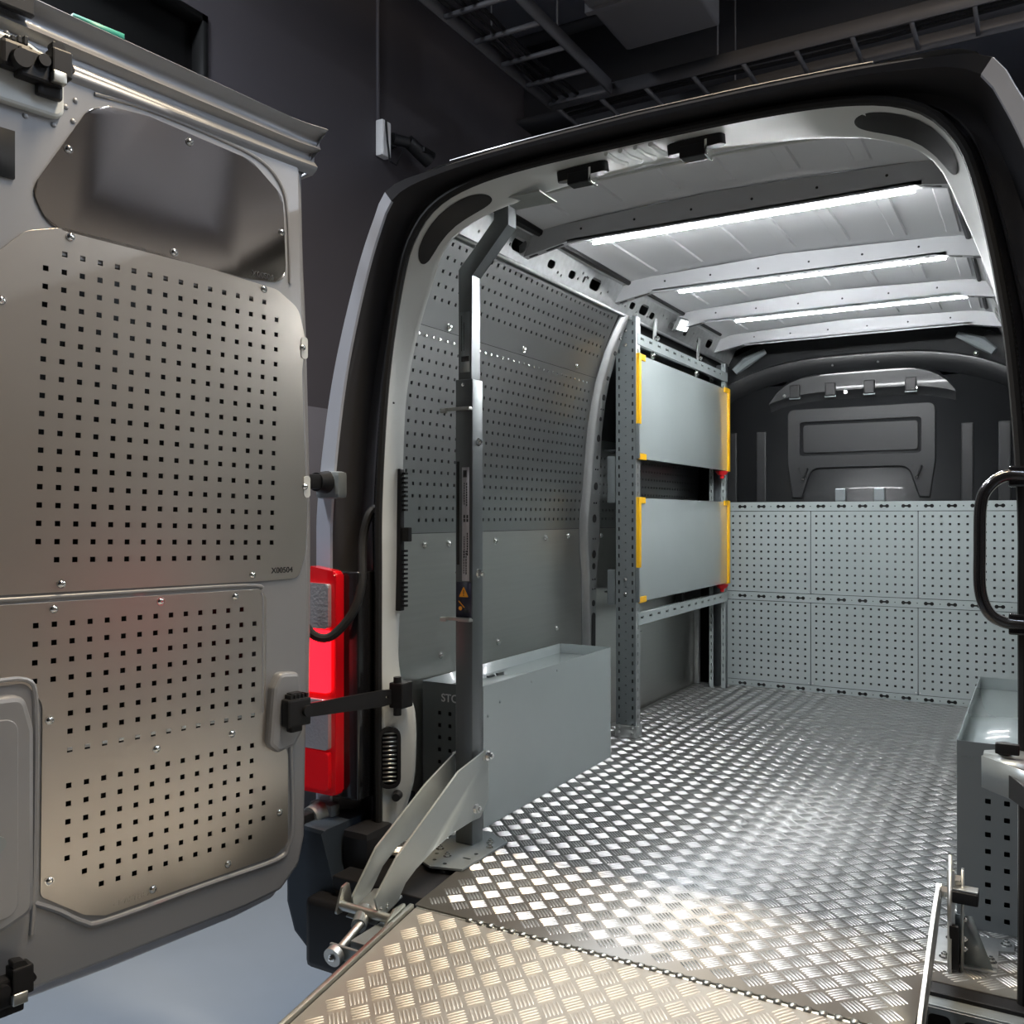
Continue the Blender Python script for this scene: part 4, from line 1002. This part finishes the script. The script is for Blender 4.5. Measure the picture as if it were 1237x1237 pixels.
# ------------------------------------------------------------------ storage boxes over the wheel arches
def storage_box(x0, x1, side, label):
    t = thing('storage_box', label, 'box', None)
    y0, y1, h = 2.292, 3.222, .422
    xin = x1 if side < 0 else x0
    # inner long face
    MB().box(xin - .001, xin + .001, y0 + .003, y1, .001, h, .0004).build('long_side', 'grey', t)
    # end faces with holes
    hs = [rpoly(sq(x0 + .062 + .0373 * k if side < 0 else x0 + .062 + .0373 * k, .030 + .0373 * j, .0058), .001, 1) for k in range(4) for j in range(9)]
    plate('perforated_end', rect(x0, .001, x1, h - .002), hs, frame((0, y0 + .002, 0), (1, 0, 0), (0, 0, 1), (0, -1, 0)), .002, 'grey_shaded', t)
    MB().box(x0 + .02, x1 - .01, y0 + .03, y0 + .034, .001, h - .05).build('end_backing', 'black_void', t)
    MB().box(x0, x1, y1 - .002, y1, .001, h, .0004).build('far_end', 'grey', t)
    MB().box(x0, x1, y0 + .0, y1, h - .038, h - .036).build('tray', 'grey', t)
    MB().box(x0 if side < 0 else x1 - .002, x0 + .002 if side < 0 else x1, y0, y1, .001, h).build('back_side', 'grey', t)
    r_ = MB(); r_.box(xin - .006, xin + .006, y0, y1, h - .003, h, .0005) if False else None
    for p in ((y0 + .10, .36), (y0 + .30, .39), (y0 + .48, .40), (y0 + .03, .33)):
        screw((xin + (.001 if side < 0 else -.001), p[0], p[1]), (1 if side < 0 else -1, 0, 0), t, .004, .0015, 'grey', 'rivet')
    return t
bl = storage_box(-1.640, -1.424, -1, 'grey steel storage box with tray top beside the square lift post')
text('lettering', 'STOR', .034, frame((-1.570, 2.2895, .365), (1, 0, 0), (0, 0, 1), (0, -1, 0)), 'white', bl, .0004)
for x in (-1.56, ):
    MB().box(-1.60, -1.59, 2.60, 2.64, .386, .392, .001).box(-1.60, -1.59, 2.66, 2.70, .386, .392, .001).build('tray_clip', 'greydark', bl)
br = storage_box(-.160, .050, 1, 'grey steel storage box standing under the black grab handle')
MB().box(.0, .03, 3.206, 3.219, .392, .412, .002).build('tray_bracket', 'galv', br)

# ------------------------------------------------------------------ shelf unit
sh = thing('shelf_unit', 'tall grey perforated steel rack along the van wall, two flap panels edged in yellow', 'shelf')
xf = -1.447
# near upright: closed front with two slot rows
def upright(y, zt, open_side, x0=-1.540, x1=-1.452):
    hs = []
    n = int(zt / .0373)
    if not open_side:
        for i in range(n):
            z = .05 + i * .0373
            hs.append(rect(x0 + .010, z - .008, x0 + .017, z + .008)); hs.append(rect(x1 - .017, z - .008, x1 - .010, z + .008))
            if i % 1 == 0: hs.append(circ((x0 + x1) / 2, z + .018, .0032, 8))
        u = plate('upright', rect(x0, .002, x1, zt), hs, frame((0, y, 0), (1, 0, 0), (0, 0, 1), (0, -1, 0)), .003, 'galvgrey', sh)
        MB().box(x0 + .003, x1 - .003, y + .010, y + .012, .002, zt).build('upright_inside', 'greydark', u)
        plate('upright_flange', rect(y, .002, y + .045, zt), [rect(y + .016, .05 + i * .0373 - .008, y + .024, .05 + i * .0373 + .008) for i in range(n)], at(YZ, (x1 - .0015, 0, 0)), .003, 'galv', u)
        MB().box(x0, x0 + .003, y, y + .045, .002, zt).build('upright_flange', 'galvgrey', u)
    else:
        u = MB().box(x0, x1, y + .036, y + .039, .002, zt).build('upright', 'galvgrey', sh)
        for q in (x0, x1 - .022):
            plate('upright_flange', rect(q, .002, q + .022, zt), [rect(q + .008, .05 + i * .0373 - .008, q + .014, .05 + i * .0373 + .008) for i in range(n)], frame((0, y, 0), (1, 0, 0), (0, 0, 1), (0, -1, 0)), .003, 'grey', u)
            xx = q if q == x0 else q + .019
            MB().box(xx, xx + .003, y, y + .036, .002, zt).build('upright_web', 'galvgrey', u)
    return u
upright(3.545, 1.758, False); upright(4.800, 1.74, True)
MB().box(-1.542, -1.446, 3.539, 3.60, .001, .05, .001).build('foot', 'galv', sh)
for x in (-1.527, -1.465): 
    for z in (.02, .04): screw((x, 3.539, z), (0, -1, 0), sh, .006, .004, 'galv', 'rivet')
for z in (.66, .60, 1.70, 1.64): screw((-1.496, 3.541, z), (0, -1, 0), sh, .006, .004, 'chrome', 'bolt')
def beam(z0, z1, nm, tilt=0):
    hs = [bowtie(3.604 + i * .0995, (z1 - z0) * .6, .011, .0075, .003) for i in range(12)]
    o = plate(nm, rect(3.56, 0, 4.825, z1 - z0), hs, frame((xf - .004, 0, z0), (0, 1, 0), (0, 0, 1)), .004, 'grey', sh, .0006)
    MB().box(xf - .035, xf - .004, 3.56, 4.825, z0, z0 + .002).box(xf - .035, xf - .004, 3.56, 4.825, z1 - .002, z1).build(nm + '_flange', 'grey', o)
    MB().box(xf - .012, xf - .009, 3.56, 4.825, z0 + .003, z1 - .003).build(nm + '_inside', 'black_void', o)
beam(1.642, 1.690, 'top_beam'); beam(.468, .517, 'lower_beam')
MB().box(-1.60, -1.545, 3.56, 4.80, 1.20, 1.206).box(-1.60, -1.55, 3.56, 4.80, .60, .606).build('rear_shelf', 'greydark', sh)
for z0, z1 in ((1.165, 1.600), (.566, 1.000)):
    fp = MB().box(xf - .012, xf + .004, 3.560, 4.812, z0, z1, .002).build('flap_panel', 'grey', sh, label='flat grey flap panel with yellow edging')
    MB().box(xf - .014, xf + .012, 3.546, 3.568, z1 - .29, z1 + .004, .003).build('edge_trim', 'yellow', fp)
    MB().box(xf + .003, xf + .010, 3.546, 3.62, z1 - .022, z1 + .004, .002).build('corner_clip', 'yellow', fp)
    MB().box(xf + .003, xf + .010, 3.552, 3.63, z0 - .004, z0 + .022, .002).build('corner_clip', 'yellow', fp)
    MB().box(xf - .006, xf + .010, 3.545, 3.557, z0, z1 - .29, .001).build('hinge_strip', 'galvgrey', fp)
    MB().box(xf - .014, xf + .014, 4.800, 4.826, z0 - .004, z1 + .004, .003).build('edge_trim', 'yellow', fp)
    MB().box(xf + .003, xf + .012, 4.74, 4.82, z1 - .02, z1 + .006, .002).build('corner_clip', 'yellow', fp)
    MB().cyl((xf - .005, 4.74, z0 - .004), (xf - .005, 4.74, z0 - .024), .036, .022, 16).cyl((xf - .005, 4.74, z0 - .022), (xf - .005, 4.74, z0 - .042), .012, .010, 12).build('knob', 'red', fp)
for y in (3.755, 4.34):
    MB().prism([(y - .018, 1.690), (y + .018, 1.690), (y + .022, 1.74), (y + .036, 1.80), (y + .028, 1.845), (y + .004, 1.845), (y + .006, 1.79), (y - .010, 1.74)], YZ, xf - .006, xf - .002).build('roof_bracket', 'galv', sh)
    hexbolt((xf, y + .01, 1.70), (1, 0, 0), sh, .010, .010)
    screw((xf - .01, y - .01, 1.622), (1, 0, -.2), sh, .016, .012)
MB().box(-1.585, -1.545, 3.548, 3.562, .98, 1.18, .008).build('side_bumper', 'galvgrey', sh)
MB().box(-1.585, -1.545, 3.548, 3.562, .55, .70, .008).build('side_bumper', 'galvgrey', sh)

# ------------------------------------------------------------------ lamps in the van
for (y, x0, x1, lab) in ((2.638, -1.225, -.285, 'long led strip under the roof bow nearest the rear doors'), (3.383, -1.205, -.270, 'long led strip under the middle roof bow'), (4.023, -1.170, -.245, 'long led strip under the roof bow nearest the bulkhead')):
    t = thing('led_strip_light', lab, 'light', 'led strips under the roof bows')
    MB().box(x0 - .02, x1 + .01, y - .0058, y + .004, 1.7983, 1.806, .0005).build('led_channel', 'galv', t)
    MB().box(x0, x1, y - .004, y + .004, 1.789, 1.798, .001).build('led_diffuser', 'led', t)
t = thing('work_lamp', 'small square white lamp clipped to the perforated rail above the rack', 'light')
wf = frame((-1.40, 3.975, 1.792), (.25, .97, 0), Vector((.55, -.2, .80)), None)
MB().box(-.045, .045, -.030, .030, -.012, .006, .005, wf).build('lamp_housing', 'galv', t)
MB().box(-.038, .038, -.024, .024, .006, .009, .002, wf).build('lamp_lens', 'work', t)
MB().box(-1.44, -1.405, 3.96, 3.99, 1.79, 1.81, .002).build('clip', 'galv', t)
